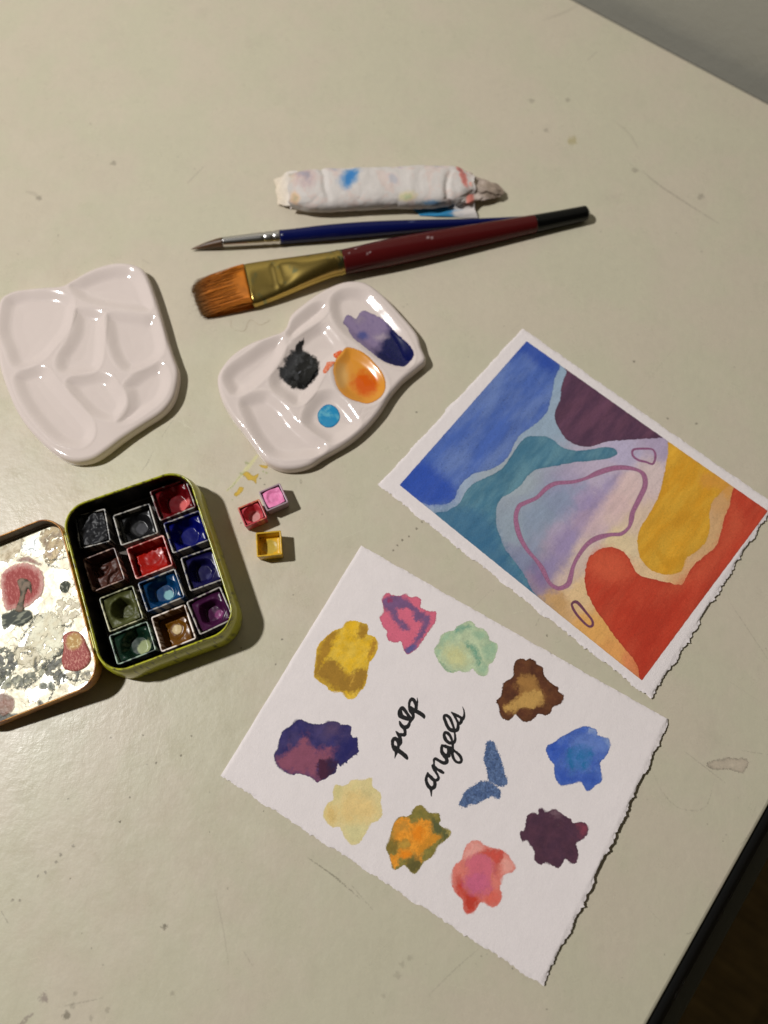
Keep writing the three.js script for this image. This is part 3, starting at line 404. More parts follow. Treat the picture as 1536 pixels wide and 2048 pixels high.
  so([105.3,84.2,108,83.4,109.8,84.9,107.4,89.7,105,92,103.6,91.1,103.7,86.3], P(214, 148, 138), { soft: 0.7, edge: 0 }); so([118.6,83,123.7,84.2,123.7,86.7,121.1,88.7,119,86.2], P(216, 150, 138), { soft: 0.8, edge: 0 }); so([106.7,99.3,110.1,100.6,113.7,101.4,116.7,100.4,117.4,103.3,117,107.5,114.9,109.2,111.7,105.8,108.1,104.3,106.9,101.3], P(182, 58, 42), { soft: 0.7 }); so([109.1,87.9,110.4,85.4,116.3,81.9,118,83.4,117.6,87.9,117.9,91.8,114.9,86.9,110.4,87], P(196, 78, 66), { soft: 0.5, edge: 0.25 }); so([117.9,99.3,122.8,95.2,124.6,98.6,122.7,101.7,119.6,101.6], P(204, 96, 82), { soft: 0.8, edge: 0 });
  so([109.6,87.1,113.9,86.7,116.2,88.7,117.6,92.9,120.1,97.6,116.7,100.4,113.4,101.6,109.6,100.5,108.6,97.8,108.6,95.3,106.2,93.4,106.9,90.4], P(196, 98, 114), { soft: 0.45, vary: 0.08 }); so([109.5,96.9,113.7,93.1,117.9,95.2,116.4,99.8,113.2,101.3,109.8,100], P(190, 94, 122), { soft: 0.6, edge: 0.05 });
  // blue
  wl([124.7,20.1,126.9,19.4,129.6,19.2,130.7,20.7,133.3,20.3,135.3,19.8,137,21.6,137.6,24.9,137.2,27.9,136.5,30.1,137.6,32.6,139.3,34.8,140.1,37,138.6,39.7,137.6,42.3,136,43.5,134.3,42.2,132.6,41.6,130.3,43.7,127.1,46.5,125.5,47,123.1,45.7,121.2,43.2,120.2,41.1,118.2,40.5,116.1,39,114.5,37.6,114.4,35.4,116.2,32.7,117.5,29.6,119.7,26.5,121.5,23.5,122.9,21.8], P(62, 92, 170), { c2: P(84, 112, 180), c2s: 6, gran: 0.1 });
  so([114.7,37.1,116.3,32.9,118.1,32.7,119.3,37.1,118.6,40.3,116.1,39], P(34, 72, 168), { soft: 1.6, edge: 0 }); so([124,26,130.9,21,135.5,21.1,136.4,25.2,132,28.2,125.4,28.9], P(94, 120, 184), { soft: 1.6, edge: 0 }); so([134.1,20.1,136.2,20.2,137.3,22.8,136.5,22.4], P(130, 150, 190), { soft: 0.5, edge: 0 }); so([127,19.5,129.4,19.3,129.5,20.5,127.1,20.9], P(140, 158, 195), { soft: 0.5, edge: 0 }); so([122.1,42.7,130.8,40.2,136.1,36.2,139.6,36.9,136.5,42.7,132.4,41.6,126.6,46.4], P(48, 80, 165), { soft: 1.2, edge: 0 });
  for (const s of [[122.6,32.4,124.3,31.4,125.2,34.5,127.8,37.6,126.5,38.8,124.6,36.7], [126.8,31.8,128.2,30,129.9,32.6,127.3,33.7], [129.7,29.1,131.6,28.5,132.3,29.9,131,31.1], [129.7,34.1,131.7,33.4,132.2,35.4,130.9,36.1], [126,28.7,127.2,29.7,127.2,30.6]]) so(s, P(22, 92, 146), { soft: 0.45, edge: 0 });
  so([122.4,32.1,126.3,28.8,130.8,26.7,132.8,31,132.5,35.2,127.4,38.7,124.6,36.7], P(48, 112, 165), { soft: 0.8, a: 0.55, edge: 0 });
  // dark plum
  wl([123.3,58.8,125.5,59.2,128,56.6,130.7,56.7,133.5,56.8,135.7,56.8,137,57.7,138.5,56.2,141,55,142.9,55.9,143.7,58,143,61,141.4,64.1,143,65.7,144.3,68.3,144.2,70.9,142.4,71.7,140,71.3,139.8,73.5,139.2,75.8,137.3,76.3,134.4,76.5,131.9,78.6,129.2,77.7,128.2,75.3,125.5,74,123.3,73.1,122.2,74.5,119.6,71.9,120.9,70.1,120,67,119.5,64.2,121.4,62.2,123,61.9,122.4,60.3], P(78, 46, 62), { c2: P(70, 42, 60), edge: 0.25 });
  so([138.4,56.9,141.5,55.3,143.2,57.5,142.7,60.4,140.4,58.3], P(122, 56, 72), { soft: 0.6 }); so([126.9,58.1,129.4,56.6,131.4,57.2,129.3,59.3], P(108, 82, 92), { soft: 0.6, edge: 0 });
  // the two wings: dry-brushed blue
  for (const s of [[91.5,46.7,93.9,45.8,96.6,47.9,99,49.7,100.8,51.4,103.3,54,104.9,55.7,105.8,56.1,106.5,57.9,105.1,60.1,102.4,60.6,99.4,61,97.8,59,95.8,56.6,94.4,55.2,93.1,53.6,92.5,50.8,91.6,48.6], [98.2,61.5,99.8,61,102.5,60.9,104.9,61.5,106.3,62.7,106.5,64.6,105.3,65.3,103.5,65.4,102.2,67.2,100.6,69.4,99,71.6,97.3,72.7,96.1,74.7,94.3,75.6,92.9,74.9,92.9,73.1,92.7,70.1,93.9,67.2,95.6,64.4,96.5,62.7]]) wl(s, P(86, 106, 142), { gran: 0.3, gs: 0.45, c2: P(66, 86, 124), c2s: 2.5, rough: 0.6, rs: 0.8, edge: 0.1, vary: 0.2, vs: 1.5 });
  // brush lettering: pulp angels
  const ink = P(27, 26, 27);
  const L = [
    [60.94,73.16,0.24,60.56,71.79,0.97,60.04,70.33,1.77,58.41,69.69,1.77,57.33,68.71,1.53,56.62,67.51,1.61,56.69,66.33,1.69,57.71,66.06,1.86,58.90,66.65,1.69,59.74,67.93,1.29,60.05,69.20,1.77,60.04,70.33,1.61],
    [58.76,69.00,1.45,60.58,69.53,2.02,62.20,69.70,1.94,64.19,69.96,1.94,65.26,70.37,1.45,65.73,70.73,0.48], [60.04,67.43,0.97,59.99,66.33,1.37,59.23,65.32,1.61,58.28,64.42,1.69,57.28,63.87,1.53,55.90,63.38,0.65],
    [57.86,63.69,1.45,58.90,63.16,1.61,59.68,62.61,1.69,59.31,61.53,1.45,58.42,60.58,1.61,57.37,60.22,1.77,56.25,59.90,1.61,55.16,59.06,0.81], [57.69,60.20,1.61,58.83,59.53,1.94,59.23,58.47,1.69,59.04,57.26,1.37,59.04,55.78,1.61],
    [59.09,55.58,1.61,57.52,56.68,1.13,55.52,57.04,1.37,53.95,56.98,1.61,52.96,55.57,1.53,53.18,53.61,1.69,54.70,53.87,1.69,56.31,54.58,1.45,58.30,55.39,1.45], [53.24,54.74,1.13,54.69,56.20,1.29,56.39,56.19,1.13,58.12,55.66,1.29],
    [59.04,55.78,1.77,59.24,54.51,1.45,58.40,53.35,1.77,56.99,52.52,2.34,55.70,51.62,1.29,54.84,50.12,1.29,54.74,48.76,1.53,55.20,48.07,1.61,56.67,48.54,1.69,57.97,49.77,1.53,58.63,51.22,1.69,58.42,52.34,1.61], [58.23,49.79,1.29,57.55,47.85,0.73,56.67,46.52,0.19], [56.09,51.55,1.45,58.26,51.77,1.77,59.89,51.64,1.94,61.58,51.63,1.94,62.89,51.85,1.77,63.57,52.44,0.65],
    [81.59,78.18,0.61,80.85,76.99,0.92,80.04,75.84,1.69,78.54,75.39,1.69,77.07,74.32,1.46,76.31,73.13,1.38,76.14,71.58,1.38,75.67,70.88,0.38], [76.26,71.51,1.23,77.71,71.85,1.61,78.98,72.15,1.61,80.05,72.11,1.31], [80.01,72.58,1.61,80.69,73.52,1.69,80.84,74.62,1.77,80.10,75.81,1.69],
    [80.05,72.11,1.31,80.69,71.29,1.46,80.73,70.51,1.31,79.93,69.79,1.08,78.64,69.04,1.23,77.30,68.33,1.46,76.10,67.46,1.15], [76.49,67.45,1.46,77.58,67.71,1.61,79.03,67.76,1.23,80.22,67.66,1.61,81.34,67.68,1.23], [76.79,67.28,0.92,76.09,66.17,0.92,75.57,65.11,1.23,75.91,64.46,1.38,77.12,64.35,1.31,78.68,64.34,1.46,79.94,64.05,1.69,80.52,63.10,1.84,79.89,62.11,1.69,78.48,61.42,1.92,77.00,60.76,1.77,76.18,59.71,1.46,75.72,58.45,1.38],
    [75.65,58.34,1.08,77.01,57.92,1.54,78.42,57.62,1.38,79.44,57.17,1.23], [78.74,58.20,1.69,79.31,59.09,1.69,79.77,60.04,1.92,80.06,60.86,1.38], [78.89,61.02,1.69,80.02,60.50,2.00], [79.21,57.61,1.69,80.10,58.93,1.84], [79.15,55.50,1.00,79.91,56.74,1.15,80.49,57.93,1.54,81.07,59.12,1.46,82.00,60.09,1.38,83.41,60.93,1.23,84.94,60.86,1.23,85.73,60.02,1.31,85.28,58.91,1.38,84.06,58.11,1.46,82.42,57.71,1.23,80.90,57.53,1.15,79.92,56.89,1.08],
    [78.15,54.26,1.15,76.78,53.21,1.38,75.23,52.73,1.54,74.12,53.15,1.31,74.43,54.29,1.46,75.44,55.24,1.77,76.61,55.78,1.54,78.01,55.73,1.61,79.23,54.78,1.61,79.34,53.55,1.31,78.64,52.27,1.08,77.74,50.93,0.85], [80.11,56.95,1.08,79.47,55.79,1.15,79.02,54.98,1.23],
    [76.48,49.50,1.15,74.65,47.92,1.31,73.07,46.81,1.46,71.61,46.49,1.46,70.55,47.04,1.31,70.96,48.06,1.46,72.42,49.24,1.54,73.93,50.38,1.61,75.48,50.87,1.77,77.00,50.44,1.92,78.07,49.50,1.69,77.91,48.34,1.54,77.26,47.16,1.31], [77.63,47.25,1.23,75.87,45.94,1.15,74.12,44.93,1.08,72.21,44.24,0.28], [72.68,44.36,0.69,74.28,44.36,1.31,76.13,44.22,1.31,77.24,44.35,1.38,77.94,45.35,1.54,77.73,46.57,1.46,76.88,46.60,1.08], [77.76,45.30,1.46,78.02,43.88,1.54,77.73,42.48,1.00,76.70,40.88,0.65,75.53,39.90,0.31]];
  for (const l of L) t.stroke(l.map((v, i) => i % 3 === 2 ? v * 0.92 : v), ink, { gran: 0.8, rough: 0.1, soft: 0.07 });
  return t;
})();
cardThing('swatch_card', 'white handmade paper card with ten paint swatches and brush lettering pulp angels', 'card', {x:-10.3,z:-96.9,turn:-0.5113,q:[[0.0,0.0],[1.42,116.27],[152.35,116.16],[154.35,-0.65]]}, liftB, texB, [0.35, 0.8, 0.1, 0.85], [1, 1, 0, 1], grainB);

// ---------------------------------------------------------------- the two ceramic palettes
const ceramic = mat({ color: C3(P(202, 189, 183)), roughness: 0.09, ior: 1.52 });
function palette(name, label, outline, wells, T, depth, stamp) {
  let cx = 0, cz = 0; const op = smoothPoly(outline, 8); for (const [x, z] of op) { cx += x / op.length; cz += z / op.length; }
  const o = thing(name, label, 'palette', cx, 0, cz), of = sdGrid(op.map(([x, z]) => [x - cx, z - cz]), 0.5, 3);
  const ws = wells.map((w) => sdGrid(smoothPoly(w.map((v, i) => v - (i % 2 ? cz : cx)), 6), 0.4, 3));
  const R = 2.3, hf = (x, z) => {
    const d = clamp(of(x, z), 0, 99); let y = d < R ? T - R + sqrt(R * R - (R - d) ** 2) : T;
    for (const w of ws) { const q = w(x, z); if (q > -2.2) y -= depth * (sst(-1.8, 5.4, q) * 0.8 + 0.2 * clamp(q / 10)) - 0.12 * exp(-((q + 1.3) ** 2)); }
    if (stamp) { const q = hypot(x - stamp[0] + cx, z - stamp[1] + cz), a = Math.atan2(z - stamp[1] + cz, x - stamp[0] + cx); if (q < 3.2) y -= 0.16 * (exp(-(((q - 2.6) / 0.22) ** 2)) + (q < 2.2 ? exp(-((((a * 3 / (2 * PI)) % 1 + 1) % 1 - 0.5) ** 2) / 0.012) : 0)); }
    return y + 0.12 * sm(x + cx, z + cz, 14) + 0.02 * sm(x, z, 5);
  };
  const g = new GB(), N = 400, rs = []; for (let i = 0; i <= 110; i++) rs.push(1 - pow(1 - i / 110, 1.35));
  const pt = (i) => { const k = (i % N) / N * op.length, a = op[floor(k)], b = op[(floor(k) + 1) % op.length], t = k - floor(k); return [mixf(a[0], b[0], t) - cx, mixf(a[1], b[1], t) - cz]; };
  const under = [[1.004, 0.6], [1.004, 0.35], [0.995, 0.15], [0.97, 0], [0, 0]], y1 = T - R;
  g.grid(N, rs.length + under.length - 1, (u, v) => {
    const i = Math.round(u * N), j = Math.round(v * (rs.length + under.length - 1)), [x, z] = pt(i);
    if (j < rs.length) return [x * rs[j], hf(x * rs[j], z * rs[j]), z * rs[j], u, v];
    const [k, y] = under[j - rs.length]; return [x * k, y1 * y, z * k, u, v];
  }, true);
  part('ceramic_slab', g, ceramic, o);
  return { o, hf, cx, cz, loc: (f) => f.map((v, i) => v - (i % 2 ? cz : cx)) };
}
palette('mixing_palette', 'clean white glazed ceramic palette with seven empty wells', [-197.5,-204.9,-198.7,-216.3,-197.8,-222.5,-192.6,-226.4,-184.8,-228.2,-175.7,-229.4,-168.4,-230.4,-163.6,-233.7,-156.4,-239.5,-148.8,-243.4,-142.3,-245.2,-135.4,-244.8,-129,-242.3,-125,-237.2,-120.4,-227.1,-115.6,-214.8,-110.7,-201.3,-106.2,-190.2,-103.3,-183,-102.9,-175.1,-104.2,-167.2,-108.5,-160,-117.1,-152.9,-125.5,-145.8,-132.7,-138.8,-138.2,-134.7,-145.4,-133.1,-151.8,-134.3,-158.6,-138.1,-165.8,-144,-173.3,-151.4,-179.9,-160.2,-185.5,-170,-190.7,-180.6,-195.1,-193.7], [
  [-194.5,-221.2,-187.1,-224.9,-177.3,-225.9,-169.2,-225.4,-162.8,-222.4,-160.5,-218.3,-160.5,-209.8,-162.2,-202.2,-166.2,-194.6,-170.3,-187.9,-175.9,-183.4,-181.5,-182.1,-185.2,-184.6,-189.2,-192.5,-193.8,-201.3,-195.7,-211.9], [-163.6,-229.9,-159.1,-233.1,-150.4,-238.2,-141.3,-240.8,-133.9,-240.6,-128.6,-236,-124.2,-227.8,-121.2,-220.1,-122.1,-216.2,-131.4,-216.8,-141.5,-218,-151.8,-220,-159,-223.7], [-158.3,-215.2,-152.5,-215.8,-144.9,-214.1,-143.5,-208.8,-142.7,-198.3,-141.9,-188.7,-143.6,-182.1,-149.6,-179.7,-158.6,-179.5,-162.4,-183,-162.7,-188.8,-160,-196.3,-157.9,-203.8,-158.3,-210.6], [-142.1,-212.6,-134.3,-213.6,-124.3,-212.4,-118.3,-212.5,-115,-206.5,-112.6,-197.6,-112.6,-191.7,-116.5,-186.4,-123.1,-182.6,-128.7,-181.7,-133.9,-186.7,-138.4,-195.4,-140.9,-204.3],
  [-181.8,-176.7,-178,-180.4,-171.9,-182.4,-167.1,-180.7,-162.3,-175.1,-154.8,-167.4,-146.5,-159.2,-141,-151.8,-140.6,-144.9,-145,-140.8,-152.6,-141.9,-159.4,-145.8,-168.4,-154.5,-175.6,-163.4,-180.1,-171], [-156,-175.2,-149.4,-178.3,-141.9,-179.6,-135.9,-177.9,-132,-173,-128.2,-168.1,-126.8,-162.5,-129.7,-156.2,-133.9,-154.7,-141.2,-157.3,-148.4,-163.4,-153.8,-169.6], [-127.7,-173.8,-123.3,-179.7,-117.5,-184.2,-111.9,-185.8,-108.1,-180.8,-107.3,-173.7,-109.6,-166.5,-115.8,-160,-123.2,-154.3,-127.5,-153.5,-128,-156.9,-125.1,-164,-125.9,-169.6]], 6.8, 2.4);
const pal = palette('mixing_palette', 'white glazed ceramic palette holding black, orange, violet and turquoise paint', [-25.6,-236.1,-17.3,-237.6,-10.4,-235.5,-2.7,-228.8,5,-219.8,14.2,-207.6,16.8,-199.3,19,-192.4,15.2,-187.7,8,-180.7,1.8,-172.4,-3.6,-162.6,-11.2,-152.8,-18.8,-145.8,-29.3,-138.8,-35.3,-134.4,-42.1,-132.2,-49,-132.2,-55.4,-134.7,-59.6,-138.8,-63.9,-144.6,-69.1,-151.3,-75.3,-158.9,-80.9,-168.4,-83.7,-179.1,-81,-187.3,-75.9,-193.9,-68.3,-199.7,-59.6,-203.7,-52.4,-207.7,-49.7,-216.3,-43.4,-223.3,-35.5,-230.4], [
  [-50.5,-205.2,-48.4,-211,-43,-217.8,-36.7,-222.8,-32.5,-222.4,-32.3,-218.1,-37,-212.2,-44,-206.3,-48.7,-202.9], [-28.5,-226.9,-23.7,-231,-16.2,-231.7,-10.3,-229.4,-5.1,-223.7,1.7,-215.2,7.6,-206.8,11.8,-197.6,12.3,-191.1,8.7,-187.4,2.3,-188.1,-5.9,-192.5,-14.3,-199.7,-21.9,-206,-27.1,-213.4,-29.1,-221.1], [-80.1,-179.5,-76.7,-186,-69.2,-192.6,-61.6,-199.3,-55.2,-202.3,-52.7,-200.5,-52.3,-194.9,-55,-187.5,-60.1,-180.1,-67.6,-172.7,-73.7,-169.9,-77.1,-172.5], [-56.9,-179.3,-52.7,-189.4,-48.4,-197.8,-42.3,-205.4,-36,-210.3,-31.1,-210,-26.7,-204.9,-23.2,-199.4,-23.1,-194.8,-29.2,-187.3,-33.6,-179,-37.2,-170.9,-43.2,-165.4,-49.8,-169.6,-55.7,-173.9],
  [-26,-187.4,-22.2,-194.8,-18.3,-196.8,-11.6,-193.2,-5,-187,-0.8,-179.9,-0.7,-173.6,-5.3,-168.2,-11.6,-166.3,-18.8,-169.6,-23.8,-174.8,-26.5,-181.9], [-70.9,-165.5,-66.5,-169.6,-59.5,-171.2,-54.5,-168.6,-48.6,-163.5,-43.5,-156.7,-36.1,-150,-28.8,-144.2,-30.9,-140,-38.5,-138.1,-47.7,-137,-54.8,-139.3,-61.6,-146.8,-67,-156.1], [-39.8,-160.3,-36.3,-168.2,-31.7,-172.3,-26.1,-172.5,-20.4,-167.8,-15.4,-161.8,-12.8,-156.6,-15.8,-152.2,-21.1,-147.8,-25.7,-146,-31.3,-148.4,-38.6,-154.2]], 6.8, 2.7, [-9.7,-162.1]);
{
  const H = pal.hf, wet = { roughness: 0.16, specularIntensity: 0.8 };
  const ca = (f) => { const q = pal.loc(f); return [q[0], q[1]]; };
  const soft = (d, x, z, s, n = 0.5, ns = 1.2) => sst(0, s, d + n * fb(x, z, ns) - n * 0.35);
  const c0 = ca([-43.8,-185.3]);
  puddle('black_paint', 'dried black paint with a feathery streak', pal.loc([-48.4,-197,-46.1,-197.6,-42.8,-197.7,-39.5,-196.5,-36.1,-194.4,-33.9,-191.1,-32.9,-187.4,-33,-183.8,-34.4,-180.1,-36.8,-177,-39.4,-174.4,-42.4,-173.8,-45.4,-174.4,-47.5,-173.5,-49.3,-176.3,-52.2,-178.2,-54.3,-180.7,-54.6,-185.8,-52.3,-187.7,-52.2,-190.2,-50.7,-192.8]), H, (x, z, d) => {
    const n = fb(x * 1.2, z, 4.5), s = fb(x + 20, z, 2.5), k = sst(0.1, 0.6, n) * 0.5; return [...mix3(P(9, 9, 11), P(84, 85, 88), clamp(k * 0.55 + 0.1 * max(0, s) + 0.3 * sst(0, -5.5, x - c0[0] + 0.5 * (z - c0[1]) + 2 * sm(x, z, 3)))), soft(d, x, z, 1.9, 1.1, 2.2)];
  }, wet, pal.o);
  const c1 = ca([-42.7,-185.2]), ell = [];
  for (let k = 0; k < 12; k++) ell.push(c1[0] + 1.6 * cos(k * PI / 6) * 0.5 - 1.5 * sin(k * PI / 6) * 0.6 - 0.9, c1[1] + 2.1 * sin(k * PI / 6) * 0.55 + 0.9);
  puddle('paint_ridge', null, ell, H, (x, z, d) => [...mix3(P(120, 122, 128), P(30, 30, 32), sst(0.6, 0, d)), sst(0, 0.5, d) * 0.8], wet, pal.o, { lift: 0.2 });
  puddle('black_streak', null, pal.loc([-46.4,-194.4,-46.7,-198.1,-44.8,-201.3,-43.1,-202.3,-42.8,-205.1,-42,-203,-42,-200.4,-42.6,-197.4,-42.5,-194.5,-44.3,-193.3]), H, (x, z, d) => [...P(24, 23, 24), soft(d, x * 2, z * 0.5, 0.7, 0.5, 1.4)], { roughness: 0.5 }, pal.o, { rings: 10, sectors: 60, lift: 0.1 });
  const oc = ca([-10.8,-178.7]), op2 = ca([-22.6,-182]);
  puddle('orange_paint', 'translucent orange paint filling a round well', pal.loc([-20.8,-197.7,-17.5,-197.5,-13.5,-195.8,-9.7,-193.1,-6.4,-189.5,-2.7,-184.6,-0.8,-179.9,-0.7,-174.7,-2.7,-170.5,-6.3,-167.7,-9.8,-166.7,-13.7,-167.7,-18.2,-169,-21.9,-171.6,-24.7,-175.6,-26.3,-180.8,-27,-185.1,-26,-190.4,-23.5,-194.7]), H, (x, z, d) => {
    const r = hypot(x - oc[0], (z - oc[1]) * 0.9) / 8.6 + 0.2 * fb(x, z, 5), t = clamp(1 - r);
    let c = mix3(P(205, 138, 52), P(198, 84, 8), sst(0, 0.6, t)); c = mix3(c, P(198, 158, 96), 0.75 * sst(6.5, 2, hypot((x - op2[0]) * 1.3, (z - op2[1]) * 0.6) + 0.8 * fb(x, z, 2)));
    c = mix3(c, P(188, 116, 34), 0.5 * sst(1, 0.1, d)); return [...c, sst(0, 0.5, d + 0.2 * fb(x, z, 1)) * 0.97];
  }, wet, pal.o, { thick: 0.3 });
  for (const [f, c] of [[[-27.4,-194.4,-26,-195.7,-23.7,-196.5,-22.7,-195.2,-23.9,-192.9,-25.2,-190.9,-26.7,-192.4], P(205, 82, 22)], [[-29.9,-189.8,-26,-189.3,-26.4,-187.7,-28.1,-185.8,-29.6,-183.2,-31.2,-182.5,-32,-184.4,-30.8,-187.7], P(208, 112, 78)]]) puddle('orange_smear', null, pal.loc(f), H, (x, z, d) => [...mix3(c, mix3(c, [0.8, 0.6, 0.5], 0.5), sst(0, 0.5, fb(x, z, 1.2))), sst(0, 0.3, d + 0.2 * fb(x, z, 1)) * 0.95], wet, pal.o, { rings: 8, sectors: 50 });
  const vb = ca([4.4,-194.9]), vl = ca([-3.7,-205.4]), vs = ca([-13.1,-205.9]), vt = ca([-14.9,-215.5]);
  puddle('violet_paint', 'wash of violet running into deep blue', pal.loc([-23.2,-214.2,-21.6,-217.7,-19.4,-217.9,-16.7,-216.1,-15,-219.6,-12.9,-221.1,-9.2,-219.5,-5.3,-217.5,-2.1,-215,0.5,-212.2,4.4,-207.5,8.1,-203.4,11.4,-199.4,13.2,-195.3,12.5,-192.3,9.2,-188.5,7.4,-187.7,3.5,-188.2,-1.2,-189.9,-5.2,-192.6,-9.2,-196.2,-13.7,-200.1,-16.4,-202.1,-19.5,-206.2,-21.1,-210.5,-23,-212.1]), H, (x, z, d) => {
    const X = x + 1.2 * fb(x, z, 4), Z = z + 1.2 * fb(z + 9, x, 4);
    const db = hypot(X - vb[0], (Z - vb[1]) * 1.1), dl = hypot((X - vl[0]) * 0.8, (Z - vl[1]) * 1.2), dv = hypot(X - vs[0], Z - vs[1]), dt = hypot(X - vt[0], Z - vt[1]);
    const ax = vb[0] - vl[0], az = vb[1] - vl[1], al = hypot(ax, az), along2 = ((X - vl[0]) * ax + (Z - vl[1]) * az) / al, across = ((X - vl[0]) * az - (Z - vl[1]) * ax) / al; let c = mix3(P(128, 112, 142), P(9, 16, 66), sst(-2.2, 5.6, along2 + 0.6 * across + 2.2 * sm(x, z, 4.5))); c = mix3(c, P(52, 66, 128), 0.8 * sst(4.2, 0.8, dv)); c = mix3(c, P(165, 150, 162), 0.75 * sst(4.4, 0.4, dl)); c = mix3(c, P(145, 130, 150), 0.6 * sst(4, 1, dt));
    c = mix3(c, P(58, 50, 104), 0.55 * sst(0.9, 0.1, d) + 0.3 * max(0, fb(x, z, 2)));
    return [...c, clamp(sst(0, 0.5, d + 0.35 * fb(x, z, 1.4)) * mixf(0.96, 0.8, sst(5, 0, dt)))];
  }, wet, pal.o, { thick: 0.2 });
  const tq = pal.loc([-33.3,-162.8,-30.7,-166.3,-27.5,-167.1,-24.3,-165.2,-22.5,-161.7,-22.8,-158.2,-25.4,-155.1,-28.9,-154.5,-32.2,-156.7,-33.4,-159.7]);
  puddle('turquoise_paint', 'small round spot of turquoise paint', tq, H, (x, z, d) => { let c = mix3(P(40, 128, 172), P(92, 162, 184), sst(-0.2, 0.7, fb(x, z, 5))); c = mix3(c, P(14, 88, 138), 0.7 * sst(0.9, 0.1, d)); return [...c, sst(0, 0.3, d)]; }, wet, pal.o);
}

// ---------------------------------------------------------------- the paint tin with its lid
const TIN = { x: -102.8, z: -79.8, turn: 22.3 * PI / 180, hw: 29.6, hd: 39.7, r: 11, h: 17 };
const tinWorld = (x, z) => [TIN.x + x * cos(TIN.turn) + z * sin(TIN.turn), TIN.z - x * sin(TIN.turn) + z * cos(TIN.turn)];
const tin = thing('paint_tin', 'open lime green metal tin full of watercolour pans, its lid smeared with paint', 'paint tin', TIN.x, 0, TIN.z, TIN.turn);
{
  const green = P(164, 164, 34), wear = P(72, 66, 28), dk = P(60, 56, 20);
  const g = new GB(); sweepRect(g, [[0.6, 0], [1.7, 0.3], [2.1, 1.2], [2.0, 6], [1.6, 11], [0.7, 13.2], [0.1, 13.8], [0.1, 15.6], [0.45, 16.2], [0.35, 16.8], [-0.05, 17], [-0.5, 16.7], [-0.6, 16]], TIN.hw - 0.45, TIN.hd - 0.45, TIN.r, { nc: 14, ns: 50, color: (x, y, z, j) => { const n = fb(x * 1 + z * 0.3, z + y * 2, 2.2); return j >= 8 ? mix3(green, wear, sst(0.05, 0.4, n)) : mix3(green, dk, 0.9 * sst(0.42, 0.55, n)); } });
  part('tin_wall', g, mat({ vertexColors: true, roughness: 0.3, clearcoat: 0.5, clearcoatRoughness: 0.2 }), tin);
  const i = new GB(); sweepRect(i, [[-0.6, 16], [-0.7, 10], [-0.8, 2], [-1.6, 0.8], [-9, 0.6]], TIN.hw - 0.45, TIN.hd - 0.45, TIN.r, { nc: 14, ns: 40, cap: true, color: (x, y, z) => mix3(P(48, 42, 36), P(22, 19, 17), sst(-0.3, 0.3, fb(x, z + y, 4))) });
  part('tin_lining', i, mat({ vertexColors: true, roughness: 0.42, metalness: 0.5 }), tin);
  // lid, hinged on the left and resting with its far edge on the table
  const lid = new THREE.Group(); lid.name = 'lid'; lid.position.set(-30.6 * MM, 14.2 * MM, 0); lid.rotation.z = 7.0 * PI / 180; tin.add(lid);
  const LW = 30, LD = 40.2, LH = 6.4, cx = -LW - 0.6;
  const shift = (gb) => { for (let k = 0; k < gb.p.length; k += 3) gb.p[k] += cx; return gb; };
  const out = new GB(); sweepRect(out, [[-8, -LH - 0.5], [-1.5, -LH - 0.5], [-0.3, -LH], [0, -LH + 1], [0, -0.5], [-0.15, -0.1], [-0.45, 0], [-0.75, -0.2], [-0.8, -0.6], [-0.9, -LH + 1.2], [-1.8, -LH + 0.25]], LW, LD, TIN.r, { nc: 14, ns: 40, color: (x, y, z, j) => j > 7 ? P(70, 56, 44) : mix3(P(165, 118, 58), P(110, 66, 34), sst(-0.3, 0.4, fb(z, y * 3 + x, 5))) });
  part('lid_rim', shift(out), mat({ vertexColors: true, roughness: 0.35, metalness: 0.35 }), lid);
  // inner face of the lid: bare tin under layers of dried paint
  const x0 = cx - LW, tx = new Tex(x0, -LD, 2 * LW, 2 * LD, 12, (x, y) => { const m = 1 + 0.05 * fb(x, y, 6); return [0.76 * m, 0.74 * m, 0.68 * m]; });
  const W = tx.W, Hh = tx.H, met = new Float32Array(W * Hh).fill(0.92), rou = new Float32Array(W * Hh).fill(0.4), hgt = new Float32Array(W * Hh).fill(0.3);
  // lid coordinates of a point seen on it: the lid is nearly level, so tin coordinates serve
  const layer = (pts, c, o = {}) => {
    const { c2 = c, metal = 0, rough = 0.5, h = 0.15, soft = 0.55, ragged = 1.3, rs = 2.4, a = 0.92, flake = 0, sub = 5, c2s = 2 } = o, f = sdGrid(smoothPoly(pts.map((v, k) => k % 2 ? v : v + 30.6 - 0), sub), 0.3, 3), off = pts[0] % 31;
    tx.each([f.box[0] - 0, f.box[1], f.box[2], f.box[3]], (x, y, i) => {
      const d = f(x + ragged * fb(x + off, y, rs), y + ragged * fb(x, y + off, rs)); let m = sst(-soft, soft, d) * a;
      if (flake) m *= sst(flake - 0.06, flake + 0.1, sm(x + off, y, 2.2) + 0.12 * fb(x, y + off, 1) + 0.5);
      if (m <= 0) return; const k = i / 4; tx.lerp(i, mix3(c, c2, sst(-0.35, 0.5, sm(x - off, y, c2s * 1.6))), m); met[k] = mixf(met[k], metal, m); rou[k] = mixf(rou[k], rough, m); hgt[k] += h * m * (1 + 0.6 * exp(-max(0, d) / 0.5) + 0.6 * sm(x, y, 1.6));
    });
  };
  const sand = P(222, 216, 192), gg = P(72, 76, 60), dg = P(32, 36, 28), pink = P(150, 72, 72);
